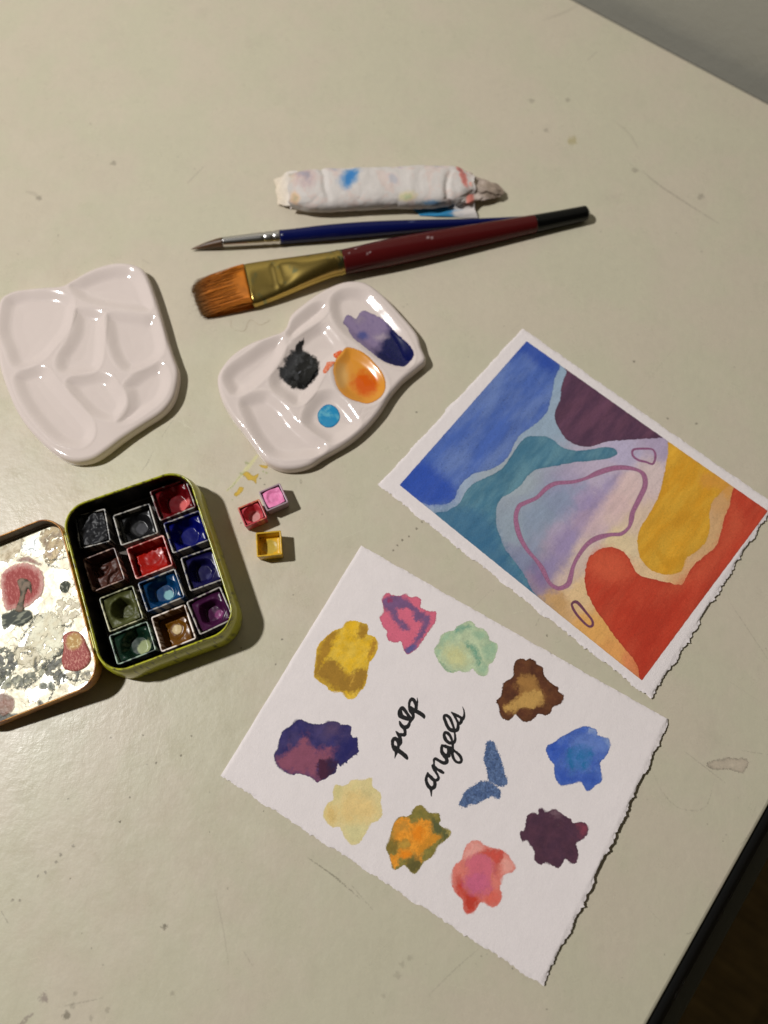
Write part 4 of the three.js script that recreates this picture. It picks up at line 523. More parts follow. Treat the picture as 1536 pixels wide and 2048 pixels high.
  // thin film of old paint over most of the face, leaving islands of bright metal
  tx.each(null, (x, y, i) => { const n = sm(x + 5, y, 8) + 0.1 * fb(x, y, 2), m = 0.92 * sst(-0.36, -0.16, n); tx.lerp(i, mix3(P(214, 207, 182), P(186, 177, 150), sst(-0.1, 0.6, sm(x, y + 20, 5) + 0.2 * fb(x, y, 2))), m); met[i / 4] = mixf(0.9, 0.04, m); rou[i / 4] = mixf(0.42, 0.46, m); hgt[i / 4] += 0.12 * m * (1 + 1.2 * sm(x, y, 2.5) + 0.8 * abs(sm(x + 31, y, 5))); });
  layer([-44.8,-34.6,-37.9,-37.6,-34.1,-33.5,-34.7,-27.7,-37.2,-23.6,-40.1,-21.3,-44,-21.1,-44.7,-24.7,-43,-28.8], P(178, 156, 112), { c2: P(118, 94, 62), flake: 0.12, h: 0.3 });
  layer([-68.9,-37.4,-61.2,-37.4,-55.3,-37.7,-52.6,-36.3,-54.5,-32.7,-59.7,-30,-68.1,-32], P(190, 178, 150), { c2: P(150, 132, 96), h: 0.25 });
  layer([-52.6,-34.5,-45.7,-34.1,-46.8,-28.9,-51.4,-29,-53.9,-31.7], P(168, 172, 172), { metal: 0.5, h: 0.05 });
  layer([-56.8,0.7,-51,0.1,-46.9,2,-44.3,7,-45.6,15.7,-47.8,20.3,-52,21,-56.4,19.3,-58,14.8,-62.2,11.7,-59.1,6.2], sand, { c2: P(210, 202, 174), h: 0.35, rs: 1, flake: 0.1, rough: 0.6 });
  layer([-44.4,-2.3,-39.9,-2.2,-35.4,1.2,-34.9,5.4,-38.5,8,-43.5,10.1,-44.1,5.9], P(212, 204, 180), { c2: P(186, 176, 148), flake: 0.3, h: 0.3 });
  layer([-79.5,15.9,-72.9,19.2,-66.3,22.4,-59.9,23.4,-56.2,21.7,-56.7,25.4,-63.7,27.3,-69.3,27.8,-80.8,22.2], gg, { c2: P(150, 150, 126), flake: 0.22, rs: 1.4 });
  layer([-74.2,7.8,-67.7,11.9,-67.4,17.4,-71,20.6,-76.4,18.6], dg, { c2: gg, flake: 0.3, rs: 1 });
  layer([-51.5,20.4,-46.1,17.8,-45,22.5,-50.1,25.6,-48.8,31,-52,33.6,-53.3,28.2,-56.9,26.1,-56.7,21.9], dg, { c2: P(70, 72, 58), flake: 0.18, rs: 0.9, h: 0.2 });
  layer([-48.4,29.3,-42.4,30.4,-37.6,33.4,-39,36,-44,34,-47.9,31.8], P(178, 170, 146), { c2: dg, flake: 0.35, h: 0.2 });
  layer([-67.7,11.5,-62,10.9,-58.7,14.5,-57.2,19.4,-61.3,21.3,-66.2,18.6], P(208, 200, 174), { c2: P(180, 170, 140), h: 0.3, flake: 0.1 });
  for (const [f, c] of [[[-59.8,29.5,-58.3,29.3,-56.9,31,-57.9,32.3,-59.9,31.4], gg], [[-56.5,30.8,-54.9,30.3,-54.3,32.4,-55,34,-56.6,33], gg], [[-62.4,36.4,-61,36.6,-60.7,38.2,-62.4,37.9], dg], [[-79.6,33.9,-74.5,37,-72.5,37.8,-72.4,39.2,-77,39,-83.8,37.4], dg], [[-60.8,20.7,-58.9,17.2,-59.8,23.4,-60.6,22.3], dg], [[-78.8,26.7,-73.3,29.6,-72.5,32.9,-74.6,36.2,-79.8,35.3], P(128, 86, 72)], [[-57.4,-28.3,-52.4,-28.1,-49.3,-24.8,-47.3,-21.7,-52.2,-25.4], P(128, 72, 56)]]) layer(f, c, { ragged: 0.4, h: 0.2, c2: mix3(c, [0.3, 0.3, 0.25], 0.3) });
  // dark crack lines between flakes
  for (const f of [[-68.1,12.1,-65,9.4,-61.2,5.4,-57,1.8,-54.3,-0.4,-51.5,2.3], [-53.1,27.5,-53.6,31.1,-55.2,34.7,-58,37.7,-60.1,38.8], [-50.8,25.3,-48.7,30.7,-44.7,33.8,-38.8,35.3], [-45.3,9.4,-44,8.7,-41.4,10.5,-38.7,8.8], [-45.2,-24.1,-41.5,-21.8,-37.7,-21.3,-33.4,-20], [-45,-23.2,-43.4,-20,-38.8,-16.6], [-65.3,12.8,-62.4,14.3,-60.3,16.7], [-72.1,22.1,-68.2,27.8,-62.4,27.8,-57.5,25.8]]) {
    const q = []; for (let k = 0; k < f.length; k += 2) q.push(f[k] + 30.6, f[k + 1], k && k < f.length - 2 ? 0.75 : 0.25); tx.stroke(q, P(46, 48, 38), { rough: 0.9, dry: 0.02, soft: 0.15 });
  }
  tx.each(null, (x, y, i) => { const q = abs(sm(x + 9, y + 90, 4.5) + 0.08 * fb(x, y, 1.5)), m = 0.8 * sst(0.022, 0.006, q) * sst(0, 0.3, sm(x + 70, y + 11, 10)); if (m > 0) { tx.lerp(i, [0.07, 0.075, 0.05], m); met[i / 4] *= 1 - m; hgt[i / 4] -= 0.15 * m; } });
  const map = tx.texture(), chan = (a, k) => { const u = new Uint8Array(W * Hh * 4); for (let i = 0; i < W * Hh; i++) u[4 * i] = u[4 * i + 1] = u[4 * i + 2] = clamp(a[i] * k, 0, 255), u[4 * i + 3] = 255; const t = new THREE.DataTexture(u, W, Hh); t.magFilter = t.minFilter = THREE.LinearFilter; t.needsUpdate = true; return t; };
  for (let i = 0; i < W * Hh; i++) if (tx.d[4 * i] < 0.12) met[i] = min(met[i], 0.1);
  const fl = new GB(), rim = []; sweepRect(fl, [[-1.6, -LH + 0.3], [-5, -LH + 0.32], [-11, -LH + 0.34]], LW, LD, TIN.r, { nc: 10, ns: 20, cap: true }); shift(fl);
  for (let k = 0; k < fl.p.length / 3; k++) { fl.uv[2 * k] = (fl.p[3 * k] - x0) / (2 * LW); fl.uv[2 * k + 1] = (fl.p[3 * k + 2] + LD) / (2 * LD); }
  const lf = part('lid_floor', fl, mat({ map, metalness: 1, metalnessMap: chan(met, 255), roughness: 1, roughnessMap: chan(rou, 255), bumpMap: chan(hgt, 160), bumpScale: 0.0011 }), lid);
  const dry = { roughness: 0.7, specularIntensity: 0.35 }, onLid = (f) => f.map((v, k) => k % 2 ? v : v + 30.6), flat = () => -LH + 0.36;
  const pc = onLid([-56.6,-13.9]);
  puddle('pink_paint_spot', 'large round spot of dried pink paint', onLid([-66.2,-24.5,-61.1,-27,-55.8,-26.7,-51.3,-24.5,-47.7,-20,-46.8,-16.3,-47.8,-11.7,-49.5,-8.3,-53.4,-6.1,-58.5,-5.2,-63.9,-6.5,-67.4,-7.4,-68,-15.4]), flat, (x, z, d) => { const r = d + 0.8 * fb(x, z, 2); let c = mix3(P(206, 168, 158), P(150, 74, 72), sst(0.2, 3.6, r + 0.7 * fb(x * 2, z, 2))); c = mix3(c, P(190, 122, 116), 0.6 * sst(0, 0.5, fb(x * 1.5, z * 0.8, 1.6))); return [...c, sst(0, 1.1, d + 0.6 * fb(x, z, 1.6))]; }, dry, lid, { thick: 0.3 });
  puddle('olive_paint_drip', 'dull olive drip over the pink spot', onLid([-59.5,-18.3,-57.7,-19.5,-55.6,-18.8,-53.2,-15.9,-53.4,-12.2,-54.6,-9.4,-55.1,-12.9,-56.3,-11.7,-58.1,-7.9,-59.7,-4.1,-63.3,-5.8,-60.5,-10,-59.2,-13.6]), () => -LH + 0.72, (x, z, d) => [...mix3(P(124, 106, 90), P(74, 72, 60), sst(-0.3, 0.5, sm(x, z, 2.5))), sst(0, 0.6, d + 0.3 * fb(x, z, 1.2)) * 0.95], { ...dry, roughness: 0.55 }, lid, { thick: 0.35 });
  puddle('dark_green_paint_spot', null, onLid([-69.8,-6.7,-67.5,-7,-61.9,-6.9,-57.5,-4.6,-55.7,-2.5,-56.4,0.8,-62,2.3,-66.7,0.1,-69.2,1.1,-71.1,-0.4]), flat, (x, z, d) => [...mix3(P(50, 56, 48), P(128, 130, 112), sst(0, 0.5, sm(x * 0.6, z * 1.6, 2.5))), sst(0, 1.2, d + 0.8 * fb(x, z, 1.6)) * 0.92], { ...dry, roughness: 0.5 }, lid, { thick: 0.4 });
  puddle('grey_paint_spot', null, onLid([-41.3,-9.1,-39.5,-10.6,-37.8,-10.3,-36.2,-8.1,-37,-6.6,-38.8,-4.6,-41.3,-6.2]), flat, (x, z, d) => [...mix3(P(68, 72, 62), P(150, 150, 136), sst(0, 0.5, fb(x, z, 1.4))), sst(0, 0.25, d)], dry, lid, { thick: 0.2, rings: 10, sectors: 50 });
  const gc = onLid([-40.8,17.5]), kc = onLid([-41.8,28]);
  puddle('gold_paint_spot', 'round spot of dried gold and pink paint', onLid([-45.3,13.4,-42.6,12.5,-40.1,12.9,-37.8,14.5,-36.4,17,-35.9,20.5,-35.2,25.1,-35.8,28,-37.8,29.9,-40.6,30.6,-43.8,30.2,-47.1,28.3,-48.3,26.6,-48.4,23.1,-46.3,18.5]), flat, (x, z, d) => { const t = sst(2.6, 4.6, hypot(x - gc[0], z - gc[1]) + 0.5 * fb(x, z, 1.5)); let c = mix3(mix3(P(176, 140, 88), P(216, 196, 150), sst(0, 0.5, fb(x, z, 1.6))), mix3(P(150, 78, 74), P(196, 140, 126), sst(0, 0.5, fb(x * 2, z, 1.3))), t); c = mix3(c, P(88, 58, 40), 0.6 * sst(0.7, 0, d)); return [...c, sst(0, 0.25, d)]; }, { ...dry, roughness: 0.6 }, lid, { thick: 0.5 });
  const hm = mat({ color: C3(P(120, 112, 60)), roughness: 0.4, metalness: 0.6 });
  for (const z of [-24, 22]) { const h = new GB(); loft(h, 8, 14, (s, a) => [-30.3 + 0.9 * cos(a), 14.6 + 0.9 * sin(a), z - 4.5 + 9 * s]); part('hinge', h, hm, tin); }
}

// ---------------------------------------------------------------- pans of paint
// q: centre, turn, width, depth; paint surface with a hollow worn by the brush
function pan(label, x, y, z, turn, w, d, o, group) {
  const { hh = 9, c, spot = null, level = 6, hollow = 2.5, hr = 4, hx = 0, hz = 0, lump = 0.15, dirt = 0.5, rim = P(148, 143, 135), gloss = 0.25, sr = 2.2, sx = hx, sz = hz, clear = null, ragged = 0, deep = false, block = null } = o;
  const g0 = thing('paint_pan', label, 'paint pan', x, y, z, turn, group), hw = w / 2, hd = d / 2, g = new GB(), off = x * 7.3 + z * 3.1;
  const stain = (X, Y, Z, j) => { const n = 1.3 * fb(X + off, Z, 4) + 0.3 * fb(X, Z + off, 1) + (j > 5 ? 0.25 : 0); return mix3(clear ?? rim, mix3(c, [0.02, 0.02, 0.02], 0.15), (clear ? 0.3 : 1) * (deep && j > 6 ? 0.96 - 0.15 * n : sst(0.5 - dirt, 0.8 - dirt, n))); };
  sweepRect(g, [[-1, 0], [-0.55, 0.25], [-0.1, hh - 0.5], [-0.05, hh - 0.12], [-0.2, hh], [-0.7, hh], [-0.85, hh - 0.2], [-1.25, 2], [-1.6, 1], [-3, 0.8]], hw, hd, deep ? 1.1 : 0.8, { nc: 5, ns: 22, cap: true, color: stain });
  part('pan_shell', g, mat({ vertexColors: true, roughness: 0.35 }), g0);
  const p = new GB(), n = 44, iw = hw - 1.15, id = hd - 1.15;
  p.grid(n, n, (u, v) => {
    let X = (u * 2 - 1), Z = (v * 2 - 1); const e = max(abs(X), abs(Z)), cr = hypot(X, Z) / (e || 1), k = mixf(1, 1 / mixf(1, cr, 0.22), pow(e, 3)); X *= iw * k; Z *= id * k;
    const de = min(iw - abs(X), id - abs(Z)), r = hypot((X - hx), (Z - hz)) / hr + 0.12 * sm(X + off, Z, 4);
    let y = level + 0.9 * exp(-de / 0.6) * (level < hh - 1.2 ? 1 : 0.1) + lump * sm(X + off, Z, 3.4) + lump * 0.14 * sm(X, Z + off, 1.6) - hollow * sst(1.1, 0.62, r);
    if (block) { const q = max(block[0] - X, X - block[1], block[2] - Z, Z - block[3]) + 0.5 * sm(X + off, Z, 2); y = mixf(y, 2, sst(-0.2, 0.35, q)); }
    if (ragged) y -= ragged * sst(0.05, 0.3, sm(X + off + 40, Z, 4));
    let col = c; const vv = 1 + 0.18 * sm(X + off, Z + 13, 3) + 0.05 * gr(X, Z, 0.6); col = col.map((q) => q * vv);
    if (spot) col = mix3(col, spot, sst(1.12, 0.85, hypot(X - sx, Z - sz) / sr + 0.14 * fb(X, Z, 1.4)));
    return [X, clamp(y, 0.9, hh - 0.1), Z, u, v, col];
  });
  part('paint', p, mat({ vertexColors: true, roughness: gloss + 0.1, specularIntensity: 0.5 }), g0);
  return g0;
}
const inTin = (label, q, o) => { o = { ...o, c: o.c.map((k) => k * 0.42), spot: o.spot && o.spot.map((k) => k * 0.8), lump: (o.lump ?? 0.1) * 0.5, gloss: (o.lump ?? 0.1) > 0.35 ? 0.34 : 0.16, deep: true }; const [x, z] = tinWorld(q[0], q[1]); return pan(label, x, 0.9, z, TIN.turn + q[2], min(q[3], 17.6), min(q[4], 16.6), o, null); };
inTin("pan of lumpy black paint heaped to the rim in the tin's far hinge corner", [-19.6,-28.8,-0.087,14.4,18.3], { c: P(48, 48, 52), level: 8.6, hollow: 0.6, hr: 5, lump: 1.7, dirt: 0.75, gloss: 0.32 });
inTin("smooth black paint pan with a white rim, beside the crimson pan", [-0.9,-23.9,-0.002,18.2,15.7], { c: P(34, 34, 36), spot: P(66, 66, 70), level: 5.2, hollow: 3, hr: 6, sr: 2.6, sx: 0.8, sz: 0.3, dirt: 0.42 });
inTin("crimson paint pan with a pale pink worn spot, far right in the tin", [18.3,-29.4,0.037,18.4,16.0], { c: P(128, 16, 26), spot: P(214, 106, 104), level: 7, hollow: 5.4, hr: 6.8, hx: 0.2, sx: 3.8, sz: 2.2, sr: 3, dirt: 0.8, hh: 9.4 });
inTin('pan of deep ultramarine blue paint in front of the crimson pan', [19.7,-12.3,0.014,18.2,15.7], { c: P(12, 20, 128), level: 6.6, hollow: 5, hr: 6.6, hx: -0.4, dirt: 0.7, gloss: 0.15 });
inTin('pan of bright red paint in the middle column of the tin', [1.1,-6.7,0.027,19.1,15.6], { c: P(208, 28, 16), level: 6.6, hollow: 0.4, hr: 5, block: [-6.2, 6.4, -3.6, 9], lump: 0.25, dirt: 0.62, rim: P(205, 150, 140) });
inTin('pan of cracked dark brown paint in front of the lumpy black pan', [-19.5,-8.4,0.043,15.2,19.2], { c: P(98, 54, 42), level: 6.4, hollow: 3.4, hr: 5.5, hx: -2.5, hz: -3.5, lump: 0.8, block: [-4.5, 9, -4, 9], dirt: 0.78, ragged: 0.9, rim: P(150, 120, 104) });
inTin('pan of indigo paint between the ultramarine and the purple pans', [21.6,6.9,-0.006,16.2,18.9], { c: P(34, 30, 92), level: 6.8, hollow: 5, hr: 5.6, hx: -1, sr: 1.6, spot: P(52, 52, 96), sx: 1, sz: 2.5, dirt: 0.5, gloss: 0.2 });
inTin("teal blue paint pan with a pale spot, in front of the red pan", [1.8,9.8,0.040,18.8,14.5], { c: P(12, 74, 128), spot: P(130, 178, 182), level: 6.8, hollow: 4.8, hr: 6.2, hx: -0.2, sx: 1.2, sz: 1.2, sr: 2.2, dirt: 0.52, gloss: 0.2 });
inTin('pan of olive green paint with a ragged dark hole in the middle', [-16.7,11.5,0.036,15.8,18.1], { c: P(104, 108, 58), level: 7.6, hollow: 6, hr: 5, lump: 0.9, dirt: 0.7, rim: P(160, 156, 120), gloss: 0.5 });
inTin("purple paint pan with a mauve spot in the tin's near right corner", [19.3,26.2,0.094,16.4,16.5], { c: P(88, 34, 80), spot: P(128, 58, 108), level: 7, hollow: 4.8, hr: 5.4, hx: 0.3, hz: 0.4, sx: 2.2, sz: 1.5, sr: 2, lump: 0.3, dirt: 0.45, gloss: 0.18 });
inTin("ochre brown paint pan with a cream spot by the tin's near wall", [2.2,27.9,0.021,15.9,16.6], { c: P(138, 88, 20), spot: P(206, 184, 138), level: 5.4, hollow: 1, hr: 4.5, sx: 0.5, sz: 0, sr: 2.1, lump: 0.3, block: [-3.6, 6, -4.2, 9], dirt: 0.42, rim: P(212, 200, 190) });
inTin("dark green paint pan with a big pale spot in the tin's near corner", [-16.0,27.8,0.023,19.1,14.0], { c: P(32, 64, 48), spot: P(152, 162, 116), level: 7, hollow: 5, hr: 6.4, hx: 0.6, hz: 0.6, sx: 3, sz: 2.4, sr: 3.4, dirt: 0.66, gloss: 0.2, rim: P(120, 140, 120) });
const loose = (label, q, o) => pan(label, q[0], 0, q[1], q[2], q[3] * 1.04, q[4] * 1.04, { hh: 7.6, ...o }, null);
loose('small loose pan of pink paint filled to the rim, touching the red one', [-51.4,-117.1,0.466,10.5,10.3], { c: P(216, 124, 168), level: 6.9, hollow: 0.7, hr: 3.4, lump: 0.35, dirt: 0.2, rim: P(150, 120, 130), clear: P(150, 128, 138), gloss: 0.35 });
loose('small loose pan of red paint with a round hollow worn to its pale bottom', [-60.6,-109.1,0.453,10.6,10.0], { c: P(178, 56, 66), spot: P(176, 128, 124), level: 6.6, hollow: 5, hr: 3.9, sr: 2.9, lump: 0.15, dirt: 0.75, rim: P(190, 110, 80), gloss: 0.3 });
loose('small loose yellow pan, nearly empty, standing apart from the other two', [-51.9,-94.6,0.128,11.3,11.2], { c: P(196, 156, 34), spot: P(168, 146, 58), level: 2.2, hollow: 0.2, hr: 3, sr: 3.4, lump: 0.1, dirt: 0.85, rim: P(206, 160, 30), gloss: 0.25 });

// ---------------------------------------------------------------- brushes
function along(a, b) { const dx = b[0] - a[0], dz = b[1] - a[1]; return { len: hypot(dx, dz), turn: -Math.atan2(dz, dx) }; }
{
  const a = [-73,-234.2], end = [106.9,-285.9], { len, turn } = along(a, end), hs = 51, bs = len - 31;        // from the ferrule's mouth to the end of the handle
  const o = thing('flat_brush', 'wide flat paintbrush with brown bristles, gold ferrule and dark red handle', 'paintbrush', a[0], 0, a[1], turn);
  const f = new GB(), tilt = -0.06;
  loft(f, 60, 56, (s, t) => {
    const x = s * hs, k = 0.35 * sst(0.06, 0.86, s) + 0.65 * clamp((s - 0.04) / 0.82); let hw = mixf(12.2, 6.5, k), hh = mixf(3.6, 6.5, k), ring = 0; for (const q of [0.86, 0.905, 0.95]) ring += exp(-(((s - q) / 0.009) ** 2));
    hw += 0.35 * ring - 0.2 * (s > 0.84); hh += 0.35 * ring - 0.2 * (s > 0.84);
    const e = mixf(3.4, 2, k), cx = Math.sign(cos(t)) * pow(abs(cos(t)), 2 / e), sy = Math.sign(sin(t)) * pow(abs(sin(t)), 2 / e), dent = sin(t) > 0 ? -0.9 * exp(-(((s - 0.36) / 0.12) ** 2) - ((cos(t) - 0.1) / 0.45) ** 2) + 0.5 * exp(-(((s - 0.3) / 0.03) ** 2)) * (1 - abs(cos(t))) : 0;
    return [x, mixf(3.9, 6.6, k) + hh * sy + dent + hw * cx * tilt, hw * cx, mix3([0.5, 0.36, 0.1], [0.16, 0.22, 0.13], 0.75 * sst(0.45, 0.7, fb(x, hw * cx, 5) + 0.55 * sst(0.86, 1, s)))];
  });
  part('ferrule', f, mat({ vertexColors: true, metalness: 0.95, roughness: 0.24 }), o);
  const hcol = P(70, 15, 16), rad = (x) => { const s = (x - hs) / (len - hs); return mixf(6.4, 6.9, sst(0, 0.2, s)) - 3.1 * sst(0.15, 1.1, s); };
  const handle = (name, x0, x1, c, endcap) => {
    const g = new GB(); loft(g, 200, 60, (s, t) => { const x = mixf(x0, x1, s); let r = rad(x); if (endcap) r *= sqrt(max(0.0004, 1 - pow(sst(0.9, 1, s) * 0.97, 2))); let nick = 0; for (const [nx, nt, nr] of [[58, 1.9, 0.5], [63, 1.2, 0.4], [64.5, 1.25, 0.45], [60, 2.1, 0.3], [96, 1.5, 0.6], [98, 1.42, 0.5], [71, 2.2, 0.3], [54, 1.6, 0.3]]) nick = max(nick, sst(1.3, 0.7, hypot((x - nx) * 0.7, (t - nt) * r) / nr)); const y = mixf(6.6, 4.2, sst(hs, len, x)); const n = fb(x * 0.6, t * 6, 2); return [x, y + r * sin(t), r * cos(t), mix3(c, P(170, 150, 150), endcap ? 0 : 0.55 * nick)]; });
    return part(name, g, mat({ vertexColors: true, roughness: 0.24, specularIntensity: 0.6 }), o);
  };
  handle('handle', hs - 0.5, bs, hcol, false).userData.label = 'dark red lacquered handle'; handle('handle_tip', bs, len, P(7, 7, 7), true);
  // bristles: a block of hair plus many single hairs
  const hair = new GB(), BL = 27.5;
  const body = (s, e) => [-s * BL, mixf(4.4, 2.6, s) + (s > 0.75 ? -1.2 * (s - 0.75) : 0), 1];
  loft(hair, 24, 40, (s, t) => { const q = body(s), hw = mixf(11.6, 10.6, s), hh = mixf(3.1, 0.9, s), cx = Math.sign(cos(t)) * pow(abs(cos(t)), 0.6), sy = Math.sign(sin(t)) * pow(abs(sin(t)), 0.8), v = 1 + 0.5 * fb(hw * cx * 3, s * 4, 1.2); return [q[0] * (0.94 - 0.14 * pow(max(0, -cx * 12 - 6) / 6, 2)), q[1] + hh * sy, hw * cx + tiltZ(s), mix3(P(164, 94, 20), P(112, 74, 28), sst(0.75, 1, s)).map((k) => k * v)]; });
  function tiltZ(s) { return 0.6 * s; }
  for (let i = 0; i < 1500; i++) {
    const z0 = rr(-11.8, 11.8), up = rr(-1, 1), L = BL * (1.02 + 0.02 * sm(z0 * 5, 8, 5) - 0.16 * pow(max(0, -z0 - 6) / 6, 2) - 0.05 * max(0, z0 - 8) / 4 - 0.004 * z0) * (rnd() < 0.85 ? rr(0.95, 1.03) : rr(0.82, 1.07)) , z1 = z0 * 0.93 + 0.6 + rr(-0.9, 0.9) + 1.3 * sm(z0 * 5, up * 2, 5), h0 = 3.9 + up * 3.2, h1 = max(0.3, 2.2 + up * 1.3 + rr(-0.3, 0.4)), r = rr(0.1, 0.19), cb = mix3(P(186, 108, 24), P(112, 64, 16), rnd()), s0 = hair.p.length / 3;
    for (let j = 0; j <= 4; j++) { const s = j / 4, x = -s * L, y = mixf(h0, h1, s) + 0.5 * sin(s * PI) * up, z = mixf(z0, z1, s), rad2 = r * (1 - 0.75 * s * s), c = mix3(cb, P(100, 72, 34), sst(0.72, 1, s)); for (let k = 0; k < 3; k++) { const a = k * 2.094; hair.v(x, y + rad2 * sin(a), z + rad2 * cos(a), 0, 0, c); } }
    for (let j = 0; j < 4; j++) for (let k = 0; k < 3; k++) { const p = s0 + j * 3 + k, q = s0 + j * 3 + (k + 1) % 3; hair.quad(p, p + 3, q + 3, q); }
  }
  part('bristles', hair, mat({ vertexColors: true, roughness: 0.55, specularIntensity: 0.4 }), o);
}
{
  const a = [-88.9,-261.3], b = [72.9,-283.2], { len, turn } = along(a, b), hs = 30.5;
  const o = thing('round_brush', 'slim round paintbrush with dark pointed tip, silver ferrule and navy blue handle', 'paintbrush', a[0], 0, a[1], turn);
  const f = new GB(); loft(f, 50, 30, (s, t) => { let r = mixf(2.5, 3.7, s); for (const q of [0.72, 0.88]) r -= 0.28 * exp(-(((s - q) / 0.022) ** 2)); return [s * hs, 3.75 + r * sin(t), r * cos(t)]; });
  part('ferrule', f, mat({ color: C3([0.72, 0.7, 0.68]), metalness: 1, roughness: 0.25 }), o);
  const h = new GB(), L = len + 4; loft(h, 60, 30, (s, t) => { const x = mixf(hs - 0.3, L, s), r = (mixf(3.6, 4.0, sst(0, 0.2, s)) - 2.9 * sst(0.25, 1.05, s)) * sqrt(max(0.01, 1 - sst(0.985, 1, s))); return [x, max(r, mixf(3.75, 1.5, s)) + r * sin(t), r * cos(t), mix3(P(8, 15, 66), P(120, 130, 160), 0.4 * sst(0.75, 0.85, fb(x * 0.6, t * 5, 2)))]; });
  part('handle', h, mat({ vertexColors: true, roughness: 0.24, specularIntensity: 0.6 }), o);
  const t0 = new GB(); loft(t0, 30, 24, (s, t) => { const r = 2.35 * pow(1 - s, 0.75) * (1 + 0.12 * sin(s * PI)) * (1 + 0.05 * fb(t * 8, s * 2, 1)) + 0.05; return [-s * 17.5, mixf(3.75, 1.4, s) + r * sin(t), r * cos(t) + 1.0 * s * s, mix3(P(96, 64, 34), P(58, 40, 24), sst(-0.3, 0.3, fb(t * 10, s, 1)))]; });
  part('bristles', t0, mat({ vertexColors: true, roughness: 0.45 }), o);
}

// ---------------------------------------------------------------- rolled paper towel
{
  const a = [-55.1,-293.3], b = [44.8,-300.3], { len, turn } = along(a, b), o = thing('paper_towel', 'crumpled roll of white paper towel stained blue, orange and red', 'paper towel', a[0], 0, a[1], turn);
  const white = [0.70, 0.65, 0.615], tw = 1.9, tex = new Tex(0, 0, len, 60, 6, (x, y) => { const m = 1 + 0.05 * fb(x, y, 5); return mix3(white, P(196, 176, 168), 0.6 * sst(0, 0.45, fb(x + 30, y, 9))).map((k) => k * m); });
  const st = (x, y, rx, ry, rot, c, al, s = 0.5) => tex.each([x - 18, y - 18, x + 18, y + 18], (X, Y, i) => { const u = (X - x) * cos(rot) + (Y - y) * sin(rot), v = -(X - x) * sin(rot) + (Y - y) * cos(rot), d = 1 - hypot(u / rx, v / ry) + 0.25 * fb(X, Y, 4); const m = sst(-0.1, s + 0.3, d) * al; if (m > 0) tex.lerp(i, mix3(c, [c[0] * 0.6, c[1] * 0.8, c[2]], sst(0.3, 0.9, d)), m); });
  st(len * 0.33, 15, 8.5, 5, -0.7, P(36, 124, 176), 0.95); st(len * 0.63, 25.5, 6, 4, -0.2, P(200, 186, 128), 0.85); st(1.5, 8, 5, 9, 0, P(214, 190, 156), 0.7); st(3, 25, 3.4, 6, 0, P(226, 176, 128), 0.9); st(len * 0.93, 12, 2.4, 13, -0.25, P(202, 104, 90), 0.9, 0.3); st(len * 0.6, 10, 3, 1.5, 0.6, P(190, 160, 164), 0.6); st(len * 0.56, 17, 6, 3, 0.6, P(198, 176, 174), 0.5); st(len * 0.08, 12, 11, 7, 0.9, P(182, 152, 150), 0.8); st(len * 0.24, 10, 8, 4, 0.9, P(192, 170, 166), 0.6); st(len * 0.8, 8, 9, 5, 0.4, P(196, 172, 168), 0.5); st(len * 0.76, 30, 9, 3, 0, P(60, 128, 160), 0.8);
  const g = new GB(), nz = 190, nt = 170;
  // cross-section: flattened roll with a spiral step where the sheet ends
  g.grid(nz, nt, (s, v) => {
    const t = PI * 1.08 - v * 2 * PI, x = s * len + 1.2 * fb(v * 40, 7, 6) * (s < 0.5 ? 1 - 2 * s : 2 * s - 1), e = 2.6, c = Math.sign(cos(t)) * pow(abs(cos(t)), 2 / e), q = Math.sign(sin(t)) * pow(abs(sin(t)), 2 / e);
    const en = min(s, 1 - s), pin = mixf(0.9, 1, sst(0, 0.1, en)) * mixf(1, 0.9, sst(0.72, 0.9, s)) * (1 - 0.42 * pow(sst(0.86, 1, s), 2)) * mixf(1, 0.9, sst(0.22, 0, s)); let hw = 12.6 * pin * (1 + 0.04 * sin(s * 9)), hh = 6.0 * pin;
    const crease = 0.7 * (abs(sm(x * 0.8 + v * 22, v * 34 - x * 0.3, 13)) - 0.2) + 0.25 * (abs(sm(x + 40, v * 50, 6)) - 0.2) - 1.3 * exp(-(((s - 0.86 - 0.02 * sin(v * 12)) / 0.014) ** 2)) * sst(0.15, 0.35, v) - 0.9 * exp(-(((s - 0.16 - 0.12 * v) / 0.016) ** 2)) * sst(0.5, 0.3, v) + 0.9 * sm(x * 0.5, v * 40 + 9, 14) * (0.5 + 0.5 * sst(0.6, 1, s)) + 0.03 * gr(x, v * 60, 0.6);
    const step = v > 0.62 ? 1.0 : 0;
    return [x, max(0.05, 6.2 + (hh + crease - step) * q), (hw + crease - step) * c, s, v];
  }, true);
  const pm = mat({ map: tex.texture(), roughness: 0.95, transmission: 0 });
  part('roll', g, pm, o);
  // loose corners sticking out of the roll
  const flap = (name, P0, P1, P2, P3, c, wob, n = 26) => { const f = new GB(), at = (u, v, k) => { const q = [0, 1, 2].map((j) => mixf(mixf(P0[j], P1[j], u), mixf(P3[j], P2[j], u), v)); q[1] += wob * (abs(sm(u * 18 + P0[0], v * 18 + P0[2], 13)) - 0.1) + wob * 0.06 * sm(u * 30, v * 30 + P0[0], 6); q[0] += wob * 0.5 * sm(u * 20, v * 20 + 50, 8); q[2] += wob * 0.5 * sm(u * 20 + 70, v * 20, 8); q[1] = max(0.12, q[1] - k * 0.22); return q; };
    f.grid(n, n, (u, v) => [...at(u, v, 0), u, v, c(u, v)]); f.grid(n, n, (u, v) => [...at(u, v, 1), u, v, c(u, v)], true); return part(name, f, mat({ vertexColors: true, roughness: 0.95 }), o); };
  const cw = (u, v) => { const m = 1 + 0.06 * fb(u * 20, v * 20, 4); return white.map((k) => k * m); };
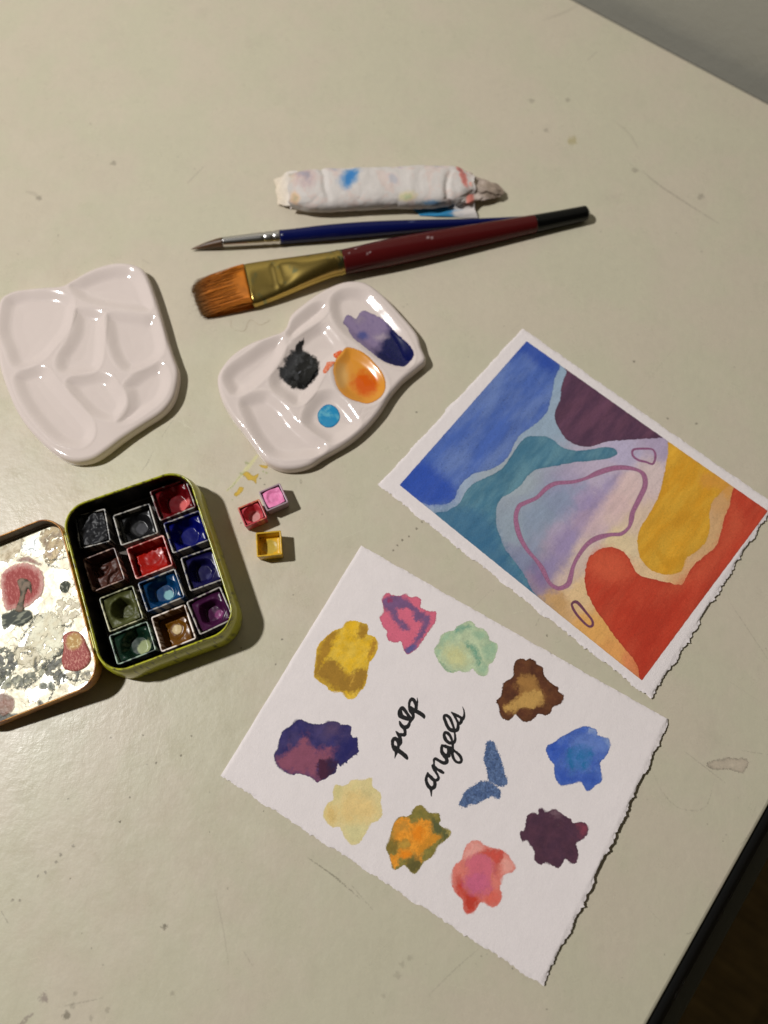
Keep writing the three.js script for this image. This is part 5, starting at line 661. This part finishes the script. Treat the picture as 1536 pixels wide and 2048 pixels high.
  flap('corner_flap', [-9, 1.5, -13], [4, 9, -11], [4, 5, 9], [-7, 1, 4], (u, v) => mix3(cw(u, v), P(216, 196, 160), 0.5 * (1 - u)), 2.2);
  { const e = new GB();   // the twisted, darker end of the roll
    loft(e, 60, 70, (s, t) => {
      const c = cos(t), q = sin(t), tw = s * 0.9, k = mixf(1, 0.5, sst(0, 0.75, s)) * sqrt(max(0.02, 1 - pow(s, 7))), w = 10.8 * k + 1.4 * sm(s * 26, t * 5, 9) + 2.2 * (abs(sm(s * 30 + 50, t * 7, 8)) - 0.2) * sst(0, 0.3, s), h = 5.1 * k + 1.2 * sm(s * 26, t * 5 + 30, 9) * sst(0, 0.3, s) + 1.6 * (abs(sm(s * 34, t * 9, 8)) - 0.2) * sst(0, 0.3, s), r = 0.16 * sin(5 * t + s * 3) * sst(0.05, 0.4, s);
      const x = len - 12 + s * 28 + 1.5 * sm(t * 9, 3, 9) * s, y = max(0.1, mixf(6.1, 3.4, s) + h * q * (1 + r)), z = mixf(0, 2.4, s) + w * c * (1 + r);
      let col = mix3(white, P(198, 182, 172), sst(0.1, 0.35, s)); col = mix3(col, P(208, 112, 98), 0.85 * sst(0.1, 0.05, abs(s - 0.26 - 0.05 * c + 0.03 * sm(t * 8, s * 20, 5)))); col = mix3(col, P(132, 116, 100), 0.85 * sst(0.42, 0.7, s + 0.18 * sm(s * 20, t * 8, 6)));
      return [x, y, z, col];
    });
    part('twisted_end', e, mat({ vertexColors: true, roughness: 0.95 }), o);
  }
  flap('corner_flap', [len * 0.66, 1.2, 10], [len - 1, 5, 8], [len + 1, 0.6, 17], [len * 0.7, 0.5, 14], (u, v) => mix3(cw(u, v), P(40, 118, 160), sst(0.75, 0.5, u + 0.2 * fb(u * 20, v * 20, 5))), 1.5);
}
// a stray hair fallen from the brush
{
  const q = smoothPoly([-81.2,-216.1,-80.6,-211.7,-77.4,-210,-73.5,-210.4,-71.5,-216.4,-66.1,-213.6,-60.9,-216.7], 8, false), c = q[0], o = thing('loose_hair', 'fine curled hair lying on the table below the wide brush', 'hair', c[0], 0, c[1]), g = new GB(), n = q.length - 1;
  loft(g, n, 5, (s, t) => { const p = q[Math.round(s * n)]; return [p[0] - c[0] + 0.035 * cos(t) , 0.08 + 0.035 * sin(t), p[1] - c[1] + 0.035 * cos(t + 1)]; });
  part('strand', g, mat({ color: C3(P(150, 128, 92)), roughness: 0.5 }), o);
}
renderer.render(scene, camera);
